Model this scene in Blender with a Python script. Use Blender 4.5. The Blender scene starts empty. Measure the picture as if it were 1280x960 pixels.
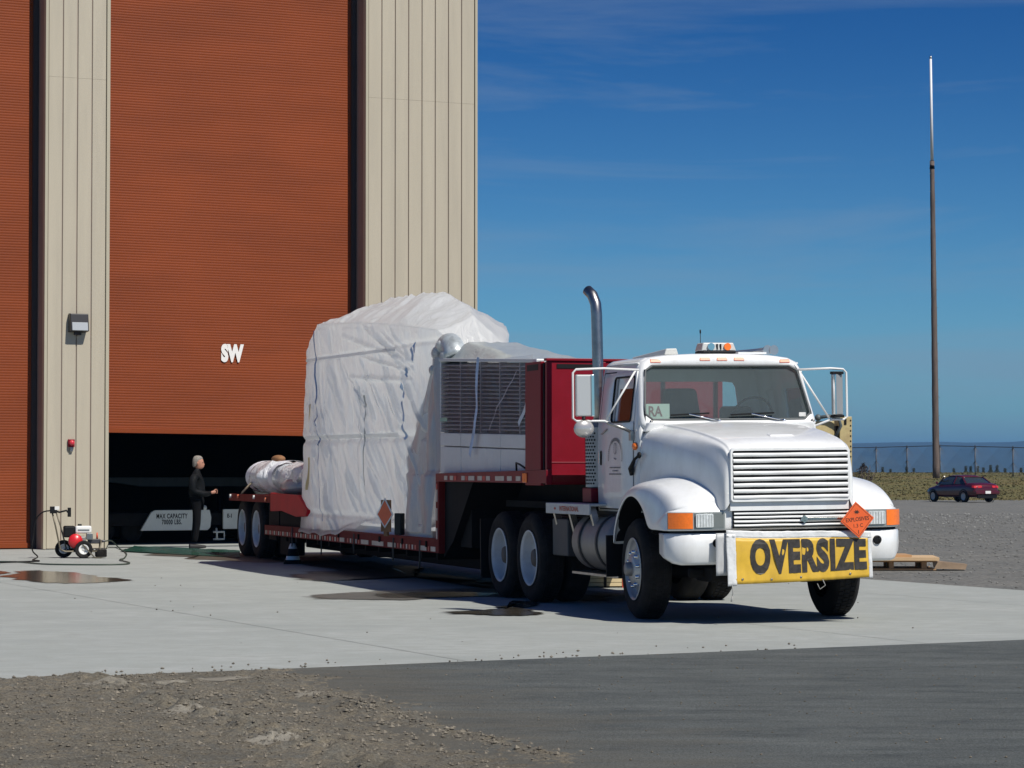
import bpy, bmesh, math, random
from mathutils import Vector, Matrix, noise
random.seed(7)
sc = bpy.context.scene
C = sc.collection
PI = math.pi

# ---------------------------------------------------------------- camera
F_PX = 3300.0
PITCH = math.atan(106 / F_PX)
CAM_H = 1.55
cam = bpy.data.cameras.new('camera'); cam.sensor_width = 36.0; cam.lens = 36.0 * F_PX / 1280
cam.clip_start = 0.1; cam.clip_end = 40000
camo = bpy.data.objects.new('camera', cam); C.objects.link(camo)
camo.location = (0, 0, CAM_H); camo.rotation_euler = (PI / 2 + PITCH, 0, 0)
sc.camera = camo

# ---------------------------------------------------------------- sun and sky
SUN_EL = math.radians(50); SUN_H = (0.669, -0.743)
S = Vector((SUN_H[0] * math.cos(SUN_EL), SUN_H[1] * math.cos(SUN_EL), math.sin(SUN_EL)))
sl = bpy.data.lights.new('sun', 'SUN'); sl.energy = 4.9; sl.angle = math.radians(0.53); sl.color = (1.0, 0.955, 0.88)
so = bpy.data.objects.new('sun', sl); C.objects.link(so)
so.rotation_euler = (-S).to_track_quat('-Z', 'Y').to_euler()
w = bpy.data.worlds.new('World'); sc.world = w; w.use_nodes = True
nt = w.node_tree; N = nt.nodes; K = nt.links
bg = N['Background']; bg.inputs['Strength'].default_value = 0.070
sky = N.new('ShaderNodeTexSky'); sky.sky_type = 'NISHITA'; sky.sun_disc = False
sky.sun_elevation = SUN_EL; sky.sun_rotation = math.atan2(SUN_H[0], SUN_H[1])
sky.air_density = 1.0; sky.dust_density = 0.3; sky.ozone_density = 3.0; sky.altitude = 800
gm = N.new('ShaderNodeGamma'); gm.inputs[1].default_value = 1.0
hs = N.new('ShaderNodeHueSaturation'); hs.inputs['Saturation'].default_value = 1.15; hs.inputs['Value'].default_value = 1.0
vm = N.new('ShaderNodeVectorMath'); vm.operation = 'MULTIPLY'; vm.inputs[1].default_value = (0.36, 0.73, 1.03)
tc = N.new('ShaderNodeTexCoord'); mp = N.new('ShaderNodeMapping')
mp.inputs['Scale'].default_value = (2.0, 2.0, 17.0); mp.inputs['Rotation'].default_value = (0.0, 0.035, 0.2)
nz = N.new('ShaderNodeTexNoise'); nz.inputs['Scale'].default_value = 1.9; nz.inputs['Detail'].default_value = 7; nz.inputs['Roughness'].default_value = 0.62; nz.inputs['Distortion'].default_value = 0.5
cr = N.new('ShaderNodeValToRGB'); cr.color_ramp.elements[0].position = 0.46; cr.color_ramp.elements[0].color = (0, 0, 0, 1)
cr.color_ramp.elements[1].position = 0.72; cr.color_ramp.elements[1].color = (0.42, 0.42, 0.42, 1)
mx = N.new('ShaderNodeMix'); mx.data_type = 'RGBA'
mx.inputs['B'].default_value = (3.6, 4.6, 5.9, 1)
K.new(sky.outputs[0], gm.inputs[0]); K.new(gm.outputs[0], hs.inputs['Color']); K.new(hs.outputs[0], vm.inputs[0])
# deeper blue away from the horizon, the same in every direction
sz = N.new('ShaderNodeSeparateXYZ'); er = N.new('ShaderNodeValToRGB'); er.color_ramp.interpolation = 'EASE'
er.color_ramp.elements[0].position = 0.0; er.color_ramp.elements[0].color = (1.25, 1.18, 1.12, 1)
er.color_ramp.elements[1].position = 0.20; er.color_ramp.elements[1].color = (.24, .50, .72, 1)
vm2 = N.new('ShaderNodeVectorMath'); vm2.operation = 'MULTIPLY'
K.new(tc.outputs['Generated'], sz.inputs[0]); K.new(sz.outputs['Z'], er.inputs[0]); K.new(er.outputs[0], vm2.inputs[1])
K.new(vm.outputs[0], vm2.inputs[0]); K.new(vm2.outputs[0], mx.inputs['A'])
K.new(tc.outputs['Generated'], mp.inputs[0]); K.new(mp.outputs[0], nz.inputs[0]); ce = N.new('ShaderNodeMath'); ce.operation = 'MULTIPLY_ADD'; ce.inputs[1].default_value = -1.0; ce.inputs[2].default_value = 0.085; ca = N.new('ShaderNodeMath'); ca.operation = 'ADD'; ca.use_clamp = True; K.new(sz.outputs['Z'], ce.inputs[0]); cm = N.new('ShaderNodeMath'); cm.operation = 'MAXIMUM'; cm.inputs[1].default_value = -0.07; K.new(ce.outputs[0], cm.inputs[0]); K.new(cm.outputs[0], ca.inputs[0]); K.new(nz.outputs[0], ca.inputs[1]); K.new(ca.outputs[0], cr.inputs[0]); K.new(cr.outputs[0], mx.inputs['Factor'])
K.new(mx.outputs['Result'], bg.inputs['Color'])
sc.view_settings.view_transform = 'Standard'; sc.view_settings.look = 'None'
sc.view_settings.exposure = 0.0; sc.view_settings.gamma = 1.0
sc.cycles.max_bounces = 10; sc.cycles.diffuse_bounces = 6; sc.cycles.transparent_max_bounces = 12

# ---------------------------------------------------------------- helpers
def tag(o, label=None, cat=None, group=None, kind=None):
    if label: o['label'] = label
    if cat: o['category'] = cat
    if group: o['group'] = group
    if kind: o['kind'] = kind
    return o

def thing(name, label, cat, loc=(0, 0, 0), rotz=0, group=None, rot=None):
    o = bpy.data.objects.new(name, None); C.objects.link(o); o.empty_display_size = 0.2
    o.location = loc; o.rotation_euler = rot if rot else (0, 0, rotz)
    return tag(o, label, cat, group)

def copy_tree(o, parent=None):
    c = o.copy(); C.objects.link(c); c.parent = parent
    for ch in o.children: copy_tree(ch, c)
    return c

class G:
    """gathers primitive shapes and links them as one mesh object"""
    def __init__(s): s.v = []; s.f = []; s.sm = []
    def add(s, v, f, smooth=False):
        b = len(s.v); s.v += [tuple(p) for p in v]; s.f += [tuple(b + i for i in q) for q in f]; s.sm += [smooth] * len(f); return s
    def box(s, x0, x1, y0, y1, z0, z1):
        v = [(x, y, z) for z in (z0, z1) for y in (y0, y1) for x in (x0, x1)]
        return s.add(v, [(0, 2, 3, 1), (4, 5, 7, 6), (0, 1, 5, 4), (2, 6, 7, 3), (0, 4, 6, 2), (1, 3, 7, 5)])
    def hexa(s, p):   # eight corners: bottom four ccw, top four ccw
        return s.add(p, [(3, 2, 1, 0), (4, 5, 6, 7), (0, 1, 5, 4), (1, 2, 6, 5), (2, 3, 7, 6), (3, 0, 4, 7)])
    def bar(s, p0, p1, w, h=None):
        h = h or w; p0 = Vector(p0); p1 = Vector(p1); d = (p1 - p0).normalized()
        up = Vector((0, 0, 1)) if abs(d.z) < 0.95 else Vector((0, 1, 0))
        a = d.cross(up).normalized(); b = a.cross(d)
        q = []
        for p in (p0, p1):
            for sa, sb in ((-1, -1), (1, -1), (1, 1), (-1, 1)): q.append(p + a * sa * w / 2 + b * sb * h / 2)
        return s.add(q, [(0, 1, 2, 3), (7, 6, 5, 4), (0, 4, 5, 1), (1, 5, 6, 2), (2, 6, 7, 3), (3, 7, 4, 0)])
    def tube(s, path, r, n=10, cap=True, smooth=True):
        path = [Vector(p) for p in path]; L = len(path); b = len(s.v)
        rr = r if isinstance(r, (list, tuple)) else [r] * L
        prev = None; vs = []
        for i, p in enumerate(path):
            d = (path[min(i + 1, L - 1)] - path[max(i - 1, 0)]).normalized()
            if prev is None:
                up = Vector((0, 0, 1)) if abs(d.z) < 0.9 else Vector((1, 0, 0))
                a = d.cross(up).normalized()
            else:
                a = (prev - d * prev.dot(d)).normalized()
            prev = a; c = d.cross(a)
            for k in range(n):
                t = 2 * PI * k / n; vs.append(p + (a * math.cos(t) + c * math.sin(t)) * rr[i])
        fs = [(i * n + k, i * n + (k + 1) % n, (i + 1) * n + (k + 1) % n, (i + 1) * n + k) for i in range(L - 1) for k in range(n)]
        s.add(vs, fs, smooth)
        if cap:
            s.f.append(tuple(b + k for k in range(n))[::-1]); s.f.append(tuple(b + (L - 1) * n + k for k in range(n))); s.sm += [False, False]
        return s
    def cyl(s, p0, p1, r0, r1=None, n=16, smooth=True):
        return s.tube([p0, p1], [r0, r0 if r1 is None else r1], n, True, smooth)
    def lathe(s, prof, c, axis='y', n=32, smooth=True, closed=False):
        """prof = [(offset along the axis, radius)]"""
        vs = []; L = len(prof)
        for (o, r) in prof:
            for k in range(n):
                t = 2 * PI * k / n; a, b = r * math.cos(t), r * math.sin(t)
                vs.append({'y': (c[0] + a, c[1] + o, c[2] + b), 'x': (c[0] + o, c[1] + a, c[2] + b), 'z': (c[0] + a, c[1] + b, c[2] + o)}[axis])
        R = L if closed else L - 1
        fs = [(i * n + k, i * n + (k + 1) % n, ((i + 1) % L) * n + (k + 1) % n, ((i + 1) % L) * n + k) for i in range(R) for k in range(n)]
        return s.add(vs, fs, smooth)
    def prism(s, pts, axis, a0, a1, smooth=False):
        """polygon pts (2d) extruded along axis from a0 to a1"""
        def P(p, a): return {'y': (p[0], a, p[1]), 'x': (a, p[0], p[1]), 'z': (p[0], p[1], a)}[axis]
        n = len(pts); v = [P(p, a0) for p in pts] + [P(p, a1) for p in pts]
        f = [tuple(range(n))[::-1], tuple(range(n, 2 * n))] + [(k, (k + 1) % n, n + (k + 1) % n, n + k) for k in range(n)]
        return s.add(v, f, smooth)
    def grid(s, rows, smooth=True, closeu=False):
        n = len(rows[0]); v = [p for r in rows for p in r]
        f = [(i * n + j, i * n + (j + 1) % n, (i + 1) * n + (j + 1) % n, (i + 1) * n + j) for i in range(len(rows) - 1) for j in range(n if closeu else n - 1)]
        return s.add(v, f, smooth)
    def ball(s, c, rx, ry, rz, n=12, m=8):
        rows = []
        for i in range(m + 1):
            t = PI * i / m; rows.append([(c[0] + rx * math.sin(t) * math.cos(2 * PI * k / n), c[1] + ry * math.sin(t) * math.sin(2 * PI * k / n), c[2] + rz * math.cos(t)) for k in range(n)])
        return s.grid(rows, True, True)
    def obj(s, name, mat, parent=None, bevel=0, seg=2, sub=0, solid=0, label=None, cat=None, group=None, kind=None, loc=None, off=-1, weld=False):
        me = bpy.data.meshes.new(name); me.from_pydata(s.v, [], s.f); me.update()
        bm = bmesh.new(); bm.from_mesh(me)
        if weld: bmesh.ops.remove_doubles(bm, verts=bm.verts, dist=0.0004)
        bmesh.ops.recalc_face_normals(bm, faces=bm.faces)
        if not weld:
            for f, q in zip(bm.faces, s.sm): f.smooth = q
        else:
            for f in bm.faces: f.smooth = True
        bm.to_mesh(me); bm.free()
        for m_ in (mat if isinstance(mat, (list, tuple)) else [mat]): me.materials.append(m_)
        o = bpy.data.objects.new(name, me); C.objects.link(o)
        if parent: o.parent = parent
        if loc: o.location = loc
        if solid: q = o.modifiers.new('solid', 'SOLIDIFY'); q.thickness = solid; q.offset = off
        if sub: q = o.modifiers.new('sub', 'SUBSURF'); q.levels = q.render_levels = sub
        if bevel: q = o.modifiers.new('bevel', 'BEVEL'); q.width = bevel; q.segments = seg; q.limit_method = 'ANGLE'; q.angle_limit = math.radians(35); q.harden_normals = False
        return tag(o, label, cat, group, kind)

def text_geo(txt, size, sx=1.0, bold=0.0, spacing=1.0, extrude=0.0):
    """lettering as flat mesh data in the xy plane, centred, cap height about 0.7*size"""
    cu = bpy.data.curves.new('t', 'FONT'); cu.body = txt; cu.size = size; cu.offset = bold; cu.space_character = spacing
    cu.align_x = 'CENTER'; cu.align_y = 'CENTER'; cu.extrude = extrude; cu.resolution_u = 4; cu.space_line = 0.9
    o = bpy.data.objects.new('t', cu); me = bpy.data.meshes.new_from_object(o)
    v = [(p.co.x * sx, p.co.y, p.co.z) for p in me.vertices]; f = [tuple(q.vertices) for q in me.polygons]
    bpy.data.objects.remove(o); bpy.data.curves.remove(cu); bpy.data.meshes.remove(me)
    return v, f

def lettering(name, txt, size, M, mat, parent, warp=None, **kw):
    v, f = text_geo(txt, size, **kw); g = G()
    vv = []
    for p in v:
        q = M @ Vector(p)
        if warp: q = warp(q)
        vv.append(q)
    g.add(vv, f); return g.obj(name, mat, parent)

# ---------------------------------------------------------------- materials
def mat(name, col, rough=0.5, metal=0.0, var=0.0, vscale=5.0, bump=0.0, bscale=40.0, coat=0.0, spec=0.5, dirt=None, dirtamt=0.3, dscale=1.5, stretch=(1, 1, 1), trans=0.0, emit=0, alpha=1.0, coord='Object'):
    m = bpy.data.materials.new(name); m.use_nodes = True; t = m.node_tree; b = t.nodes['Principled BSDF']
    b.inputs['Base Color'].default_value = (*col, 1); b.inputs['Roughness'].default_value = rough; b.inputs['Metallic'].default_value = metal
    b.inputs['Coat Weight'].default_value = coat; b.inputs['Specular IOR Level'].default_value = spec
    b.inputs['Transmission Weight'].default_value = trans; b.inputs['Alpha'].default_value = alpha
    if emit: b.inputs['Emission Color'].default_value = (*col, 1); b.inputs['Emission Strength'].default_value = emit
    n = t.nodes; l = t.links
    tc = n.new('ShaderNodeTexCoord'); mp = n.new('ShaderNodeMapping'); mp.inputs['Scale'].default_value = stretch
    l.new(tc.outputs[coord], mp.inputs[0])
    src = None
    if var:
        a = n.new('ShaderNodeTexNoise'); a.inputs['Scale'].default_value = vscale; a.inputs['Detail'].default_value = 6; a.inputs['Roughness'].default_value = 0.65
        l.new(mp.outputs[0], a.inputs[0])
        r = n.new('ShaderNodeMapRange'); r.inputs['From Min'].default_value = 0.3; r.inputs['From Max'].default_value = 0.7
        r.inputs['To Min'].default_value = 1 - var; r.inputs['To Max'].default_value = 1 + var; l.new(a.outputs[0], r.inputs[0])
        k = n.new('ShaderNodeVectorMath'); k.operation = 'SCALE'; k.inputs[0].default_value = col; l.new(r.outputs[0], k.inputs['Scale'])
        l.new(k.outputs[0], b.inputs['Base Color']); src = k.outputs[0]
    if dirt:
        a = n.new('ShaderNodeTexNoise'); a.inputs['Scale'].default_value = dscale; a.inputs['Detail'].default_value = 8; a.inputs['Roughness'].default_value = 0.7
        l.new(mp.outputs[0], a.inputs[0])
        r = n.new('ShaderNodeMapRange'); r.inputs['From Min'].default_value = 0.45; r.inputs['From Max'].default_value = 0.75; r.inputs['To Max'].default_value = dirtamt; l.new(a.outputs[0], r.inputs[0])
        x = n.new('ShaderNodeMix'); x.data_type = 'RGBA'; x.inputs['B'].default_value = (*dirt, 1); x.inputs['A'].default_value = (*col, 1)
        if src: l.new(src, x.inputs['A'])
        l.new(r.outputs[0], x.inputs['Factor']); l.new(x.outputs['Result'], b.inputs['Base Color'])
    if bump:
        a = n.new('ShaderNodeTexNoise'); a.inputs['Scale'].default_value = bscale; a.inputs['Detail'].default_value = 5
        l.new(mp.outputs[0], a.inputs[0]); u = n.new('ShaderNodeBump'); u.inputs['Strength'].default_value = bump; u.inputs['Distance'].default_value = 0.02
        l.new(a.outputs[0], u.inputs['Height']); l.new(u.outputs[0], b.inputs['Normal'])
    return m

WHITE = mat('white_paint', (0.80, 0.81, 0.80), 0.32, coat=0.5, var=0.03, vscale=2, dirt=(0.46, 0.43, 0.37), dirtamt=0.30, dscale=3.2, stretch=(1.4, 1.4, .7))
BLACK = mat('black_plastic', (0.005, 0.005, 0.0055), 0.55, spec=.3)
RUBBER = mat('tyre_rubber', (0.013, 0.0125, 0.0125), 0.85, var=0.3, vscale=9, bump=0.3, bscale=60, dirt=(0.06, 0.053, 0.045), dirtamt=0.4, dscale=5, spec=.25)
CHROME = mat('chrome', (0.75, 0.76, 0.78), 0.12, 1.0)
STEEL = mat('brushed_steel', (0.42, 0.41, 0.39), 0.33, 1.0, var=0.2, vscale=7, dirt=(0.15, 0.11, 0.08), dirtamt=0.4, dscale=4)
ALU = mat('tank_aluminium', (0.34, 0.32, 0.295), 0.5, 0.55, var=0.15, vscale=3, dirt=(0.16, 0.13, 0.10), dirtamt=0.6, dscale=3)
DARK = mat('chassis_black', (0.006, 0.006, 0.0065), 0.8, var=0.3, vscale=8, dirt=(0.03, 0.025, 0.02), dirtamt=0.4, spec=.2)
RED = mat('red_paint', (0.20, 0.004, 0.013), 0.45, spec=.25, var=0.12, vscale=2, dirt=(0.25, 0.01, 0.03), dirtamt=0.5, dscale=3)
DKRED = mat('worn_red_deck_paint', (0.20, 0.014, 0.012), 0.7, spec=.2, var=0.25, vscale=6, dirt=(0.12, 0.03, 0.02), dirtamt=0.8, dscale=6)
ORANGE = mat('amber_lens', (0.95, 0.20, 0.02), 0.25, coat=0.6, var=0.1, vscale=30)
AMBERPALE = mat('marker_lamp_lens', (0.85, 0.22, 0.10), 0.3, coat=0.3)
PLATE = mat('plate_white', (0.75, 0.75, 0.72), 0.4)
# ================================================================ ground
def poly_sheet(name, pts, z, material, kind='structure', sub=None, **kw):
    g = G(); g.add([(x, y, z) for x, y in pts], [tuple(range(len(pts)))]); return g.obj(name, material, kind=kind, **kw)

def ground_mat(name, cols, scales, rough=0.9, bump=0.4, bscale=30, fine=120, stretch=(1, 1, 1), finegain=0.35, dust=False):
    """three noise layers mixing base colours, plus grain"""
    m = bpy.data.materials.new(name); m.use_nodes = True; t = m.node_tree; n = t.nodes; l = t.links; b = n['Principled BSDF']
    tc = n.new('ShaderNodeTexCoord'); mp = n.new('ShaderNodeMapping'); mp.inputs['Scale'].default_value = stretch; l.new(tc.outputs['Object'], mp.inputs[0])
    cur = None
    for i, (c, s) in enumerate(zip(cols[1:], scales)):
        a = n.new('ShaderNodeTexNoise'); a.inputs['Scale'].default_value = s; a.inputs['Detail'].default_value = 8; a.inputs['Roughness'].default_value = 0.6
        a.noise_dimensions = '3D'; mo = n.new('ShaderNodeVectorMath'); mo.operation = 'ADD'; mo.inputs[1].default_value = (i * 13.7, i * 5.1, i * 2.2)
        l.new(mp.outputs[0], mo.inputs[0]); l.new(mo.outputs[0], a.inputs[0])
        r = n.new('ShaderNodeMapRange'); r.inputs['From Min'].default_value = 0.38; r.inputs['From Max'].default_value = 0.66; l.new(a.outputs[0], r.inputs[0])
        x = n.new('ShaderNodeMix'); x.data_type = 'RGBA'; x.inputs['A'].default_value = (*cols[0], 1); x.inputs['B'].default_value = (*c, 1)
        if cur: l.new(cur, x.inputs['A'])
        l.new(r.outputs[0], x.inputs['Factor']); cur = x.outputs['Result']
    a = n.new('ShaderNodeTexNoise'); a.inputs['Scale'].default_value = fine; a.inputs['Detail'].default_value = 3; a.inputs['Roughness'].default_value = 0.8; l.new(tc.outputs['Object'], a.inputs[0])
    r = n.new('ShaderNodeMapRange'); r.inputs['From Min'].default_value = 0.3; r.inputs['From Max'].default_value = 0.7; r.inputs['To Min'].default_value = 1 - finegain; r.inputs['To Max'].default_value = 1 + finegain; l.new(a.outputs[0], r.inputs[0])
    k = n.new('ShaderNodeVectorMath'); k.operation = 'SCALE'; l.new(cur, k.inputs[0]); l.new(r.outputs[0], k.inputs['Scale']); l.new(k.outputs[0], b.inputs['Base Color'])
    b.inputs['Roughness'].default_value = rough; b.inputs['Specular IOR Level'].default_value = 0.2
    if dust:    # tracked mud on the asphalt, strongest beside the dirt verge, plus a few pale dusty patches
        sp = n.new('ShaderNodeSeparateXYZ'); l.new(tc.outputs['Object'], sp.inputs[0])
        mm = n.new('ShaderNodeMath'); mm.operation = 'MULTIPLY_ADD'; mm.inputs[1].default_value = 0.29; l.new(sp.outputs['Y'], mm.inputs[0]); l.new(sp.outputs['X'], mm.inputs[2])
        nn = n.new('ShaderNodeTexNoise'); nn.inputs['Scale'].default_value = 1.6; nn.inputs['Detail'].default_value = 9; nn.inputs['Roughness'].default_value = 0.7; l.new(mp.outputs[0], nn.inputs[0])
        m2 = n.new('ShaderNodeMath'); m2.operation = 'MULTIPLY_ADD'; m2.inputs[1].default_value = -5.0; l.new(nn.outputs[0], m2.inputs[0]); l.new(mm.outputs[0], m2.inputs[2])
        r2 = n.new('ShaderNodeMapRange'); r2.inputs['From Min'].default_value = 0.9; r2.inputs['From Max'].default_value = 3.2; r2.inputs['To Min'].default_value = 0.7; r2.inputs['To Max'].default_value = 0.0; l.new(m2.outputs[0], r2.inputs[0])
        x2 = n.new('ShaderNodeMix'); x2.data_type = 'RGBA'; x2.inputs['B'].default_value = (0.16, 0.138, 0.10, 1); l.new(r2.outputs[0], x2.inputs['Factor']); l.new(k.outputs[0], x2.inputs['A']); l.new(x2.outputs['Result'], b.inputs['Base Color'])
    bn = n.new('ShaderNodeTexNoise'); bn.inputs['Scale'].default_value = bscale; bn.inputs['Detail'].default_value = 8; bn.inputs['Roughness'].default_value = 0.75; l.new(tc.outputs['Object'], bn.inputs[0])
    u = n.new('ShaderNodeBump'); u.inputs['Strength'].default_value = bump; u.inputs['Distance'].default_value = 0.03; l.new(bn.outputs[0], u.inputs['Height']); l.new(u.outputs[0], b.inputs['Normal'])
    return m

M_GRAVEL = ground_mat('grey_gravel', [(0.150, 0.152, 0.142), (0.20, 0.195, 0.175), (0.11, 0.115, 0.11), (0.17, 0.165, 0.15)], [0.12, 0.9, 3.0], bump=0.8, bscale=9, fine=11, finegain=0.55)
M_CONC = ground_mat('concrete', [(0.345, 0.365, 0.345), (0.29, 0.31, 0.295), (0.385, 0.40, 0.38), (0.315, 0.33, 0.305)], [0.30, 1.3, 5.0], rough=0.85, bump=0.2, bscale=60, fine=50, stretch=(0.8, 1.2, 1), finegain=0.12)
M_ASPH = ground_mat('asphalt', [(0.100, 0.112, 0.110), (0.165, 0.178, 0.170), (0.072, 0.082, 0.082), (0.125, 0.134, 0.126)], [0.7, 2.6, 11.0], rough=0.92, bump=0.8, bscale=45, fine=75, stretch=(0.45, 1.3, 1), finegain=0.6, dust=True)
M_DIRT = ground_mat('muddy_dirt', [(0.195, 0.168, 0.122), (0.130, 0.118, 0.092), (0.250, 0.215, 0.155), (0.165, 0.158, 0.134)], [0.7, 2.5, 9.0], rough=0.92, bump=1.0, bscale=30, fine=60, finegain=0.5)
M_GRASS = ground_mat('dry_grass', [(0.115, 0.105, 0.038), (0.175, 0.105, 0.045), (0.070, 0.082, 0.026), (0.14, 0.12, 0.05)], [0.06, 0.16, 0.6], rough=0.95, bump=0.3, bscale=3, fine=3, finegain=0.2)
M_HILL = ground_mat('far_hills_forest', [(0.05, 0.065, 0.05), (0.035, 0.05, 0.04)], [0.002], rough=1, bump=0, fine=0.01)
M_WATER = mat('sea_water', (0.02, 0.05, 0.08), 0.35)

# base terrain: gravel yard, dropping slightly, then the far land falls away
def gz(x, y):
    z = 0.0
    if y > 70: z -= 0.2 * min(1, (y - 70) / 40)
    if y > 250: z -= min(30, (y - 250) * 0.06)
    return z - 0.006
g = G(); ys = [-40, 0, 20, 40, 60, 70, 80, 95, 110, 140, 180, 250, 300, 400, 600, 900, 1500]
xs = [-500, -200, -80, -30, -10, 0, 10, 30, 80, 200, 500]
g.grid([[(x * (1 + max(0, y) / 500), y, gz(x, y)) for x in xs] for y in ys]); g.obj('gravel_yard', M_GRAVEL, kind='structure')

# concrete apron
adir = Vector((0.880, 0.475)); edir = Vector((0.409, -0.912))
A0 = Vector((-3.76, 19.44)); E0 = Vector((6.53, 33.74))
# intersection front line / right line
dd = E0 - A0; det = adir.x * (-edir.y) + edir.x * adir.y
kk = (dd.x * (-edir.y) + edir.x * dd.y) / det
corner = A0 + adir * kk
fl = A0 - adir * 16; far = E0 - edir * 37
g = G()
cols_ = 22; rows_ = 22
ba = far + (fl - corner)
g.add([(fl.x, fl.y, 0), (corner.x, corner.y, 0), (far.x, far.y, 0), (ba.x, ba.y, 0)], [(0, 1, 2, 3)])
g.obj('concrete_apron', M_CONC, kind='structure')
# slab joints: recessed dark seams cut as thin strips just above the sheet
M_JOINT = mat('joint_sealant', (0.30, 0.31, 0.29), 0.9, var=0.3, vscale=3)
g = G()
for k in range(2, 8):
    a = A0 - edir * (k * 4.6) - adir * 16; b = A0 - edir * (k * 4.6) + adir * kk
    n_ = Vector((-adir.y, adir.x)) * 0.006
    g.add([(a.x - n_.x, a.y - n_.y, .004), (b.x - n_.x, b.y - n_.y, .004), (b.x + n_.x, b.y + n_.y, .004), (a.x + n_.x, a.y + n_.y, .004)], [(0, 1, 2, 3)])
for k in range(0, 6):
    a = corner - adir * (2.2 + k * 4.6); b = a - edir * 36
    n_ = Vector((-edir.y, edir.x)) * 0.006
    g.add([(a.x - n_.x, a.y - n_.y, .005), (b.x - n_.x, b.y - n_.y, .005), (b.x + n_.x, b.y + n_.y, .005), (a.x + n_.x, a.y + n_.y, .005)], [(0, 1, 2, 3)])
g.obj('slab_joints', M_JOINT, kind='structure')

# asphalt foreground with a low ragged edge against the apron
g = G(); n_ = 90; top = []; bot = []
for i in range(n_ + 1):
    p = A0 - adir * 18 + adir * (i / n_) * (kk + 60)
    j = (noise.noise(Vector((i * 0.9, 0, 3))) * 0.035)
    top.append((p.x + 0, p.y + j, 0.003)); bot.append((p.x * 1.0, -20, 0.003))
g.grid([bot, top]); g.obj('asphalt_drive', M_ASPH, kind='structure')

# dirt verge lower left, heaped mesh that dies out under the asphalt
def edge_y(x): return A0.y + (x - A0.x) * adir.y / adir.x
def dirt_h(x, y):
    # signed: positive inside the dirt
    # boundary runs from (-1.5,20.6) to (0.3,13.7)
    t = (20.6 - y) / 6.9; bx = -1.6 + 2.1 * t + 0.25 * noise.noise(Vector((x * 1.3, y * 1.3, 1)))
    inside = min(1.0, max(-1.0, (bx - x) / 1.5)); e = (edge_y(x) - 0.05 + 0.12 * noise.noise(Vector((x * 2.5, 4, 0))) - y) / 0.35
    inside = min(inside, max(-1, min(1, e)))
    f = noise.fractal(Vector((x * 1.1, y * 0.8, 0)), 1.0, 2.0, 5) * 0.022
    c = abs(noise.noise(Vector((x * 9, y * 9, 2)))) * 0.030 + abs(noise.noise(Vector((x * 24, y * 24, 7)))) * 0.022
    rc = -1.11 + (17.5 - y) * 0.42 + .05 * noise.noise(Vector((y * 2, 0, 0)))
    ridge = (0.05 + .05 * abs(noise.noise(Vector((x * 8, y * 8, 11))))) * math.exp(-((x - rc) / 0.12) ** 2) * max(0, min(1, (18.6 - y) / .8)) * max(.15, min(1, (y - 14.2) / .8))
    ridge += .05 * math.exp(-((x - rc + 1.25) / 0.2) ** 2) * abs(noise.noise(Vector((x * 6, y * 6, 5)))) * 2
    rut = -0.025 * math.exp(-((x - rc + .30) / 0.15) ** 2)
    i_ = max(0, inside); return 0.003 + (0.018 + f + .7 * c + ridge + rut) * i_ ** .7 - .016 * (1 - i_) ** 2 + (.6 * c if i_ > 0 else -.02) * (1 - i_)
g = G(); rows = []
for i in range(360):
    y = 12.6 + (21.2 - 12.6) * i / 359
    rows.append([(x, y, dirt_h(x, y)) for x in [-5.2 + 6.6 * j / 299 for j in range(300)]])
g.grid(rows); g.obj('dirt_verge', M_DIRT, kind='structure')

# loose stones: one scatter, nobody could count them
M_STONE = mat('loose_stone', (0.150, 0.132, 0.102), 0.9, var=0.6, vscale=4)
g = G(); R = random.Random(3)
def stone(x, y, z, r):
    v = []
    for (a, b, c) in ((1, 0, 0), (-1, 0, 0), (0, 1, 0), (0, -1, 0), (0, 0, 1), (0, 0, -1)):
        q = r * R.uniform(0.6, 1.2); v.append((x + a * q, y + b * q, z + c * q * 0.7))
    g.add(v, [(0, 2, 4), (2, 1, 4), (1, 3, 4), (3, 0, 4), (2, 0, 5), (1, 2, 5), (3, 1, 5), (0, 3, 5)])
for k in range(7000):
    y = R.uniform(13.3, 20.8); x = R.uniform(-5, 0.8)
    h = dirt_h(x, y)
    if h > 0.008: stone(x, y, h + 0.003, R.choice((0.004, 0.006, 0.008, 0.011, 0.016)))
for k in range(650):     # clods along the ridge
    y = R.uniform(14.3, 18.3); x = -1.11 + (17.5 - y) * .42 + R.gauss(0, .24) - R.choice((0, 0, 1.25, .6)); stone(x, y, dirt_h(x, y) + .004, R.choice((.008, .012, .018, .024)))
for k in range(500):
    y = R.uniform(13.3, 22); x = R.uniform(-3, 4.5)
    if y < edge_y(x): stone(x, y, 0.006, R.uniform(0.004, 0.011))
for k in range(70):
    t = R.uniform(0, 6); y = edge_y(-3.5 + t) + R.uniform(0, 0.5) ** 2 * 3; stone(-3.5 + t, y, 0.008, R.uniform(0.006, 0.018))
for k in range(40): stone(R.uniform(-6, 4), R.uniform(23, 38), 0.008, R.uniform(0.006, 0.014))
g.obj('loose_stones', M_STONE, kind='stuff')
g = G(); R = random.Random(5)
for k in range(2600):
    y = R.uniform(30, 100) ; x = R.uniform(4.2 * y / 33 - 0.5, 0.2 * y + 3)
    if (Vector((x, y)) - E0).dot(Vector((-edir.y, edir.x))) > 0.15: stone(x, y, gz(x, y) + 0.006, R.uniform(0.012, 0.045) * (y / 55))
g.obj('gravel_stones', mat('gravel_stone', (0.17, 0.17, 0.16), 0.9, var=0.6, vscale=.8), kind='stuff')

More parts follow.
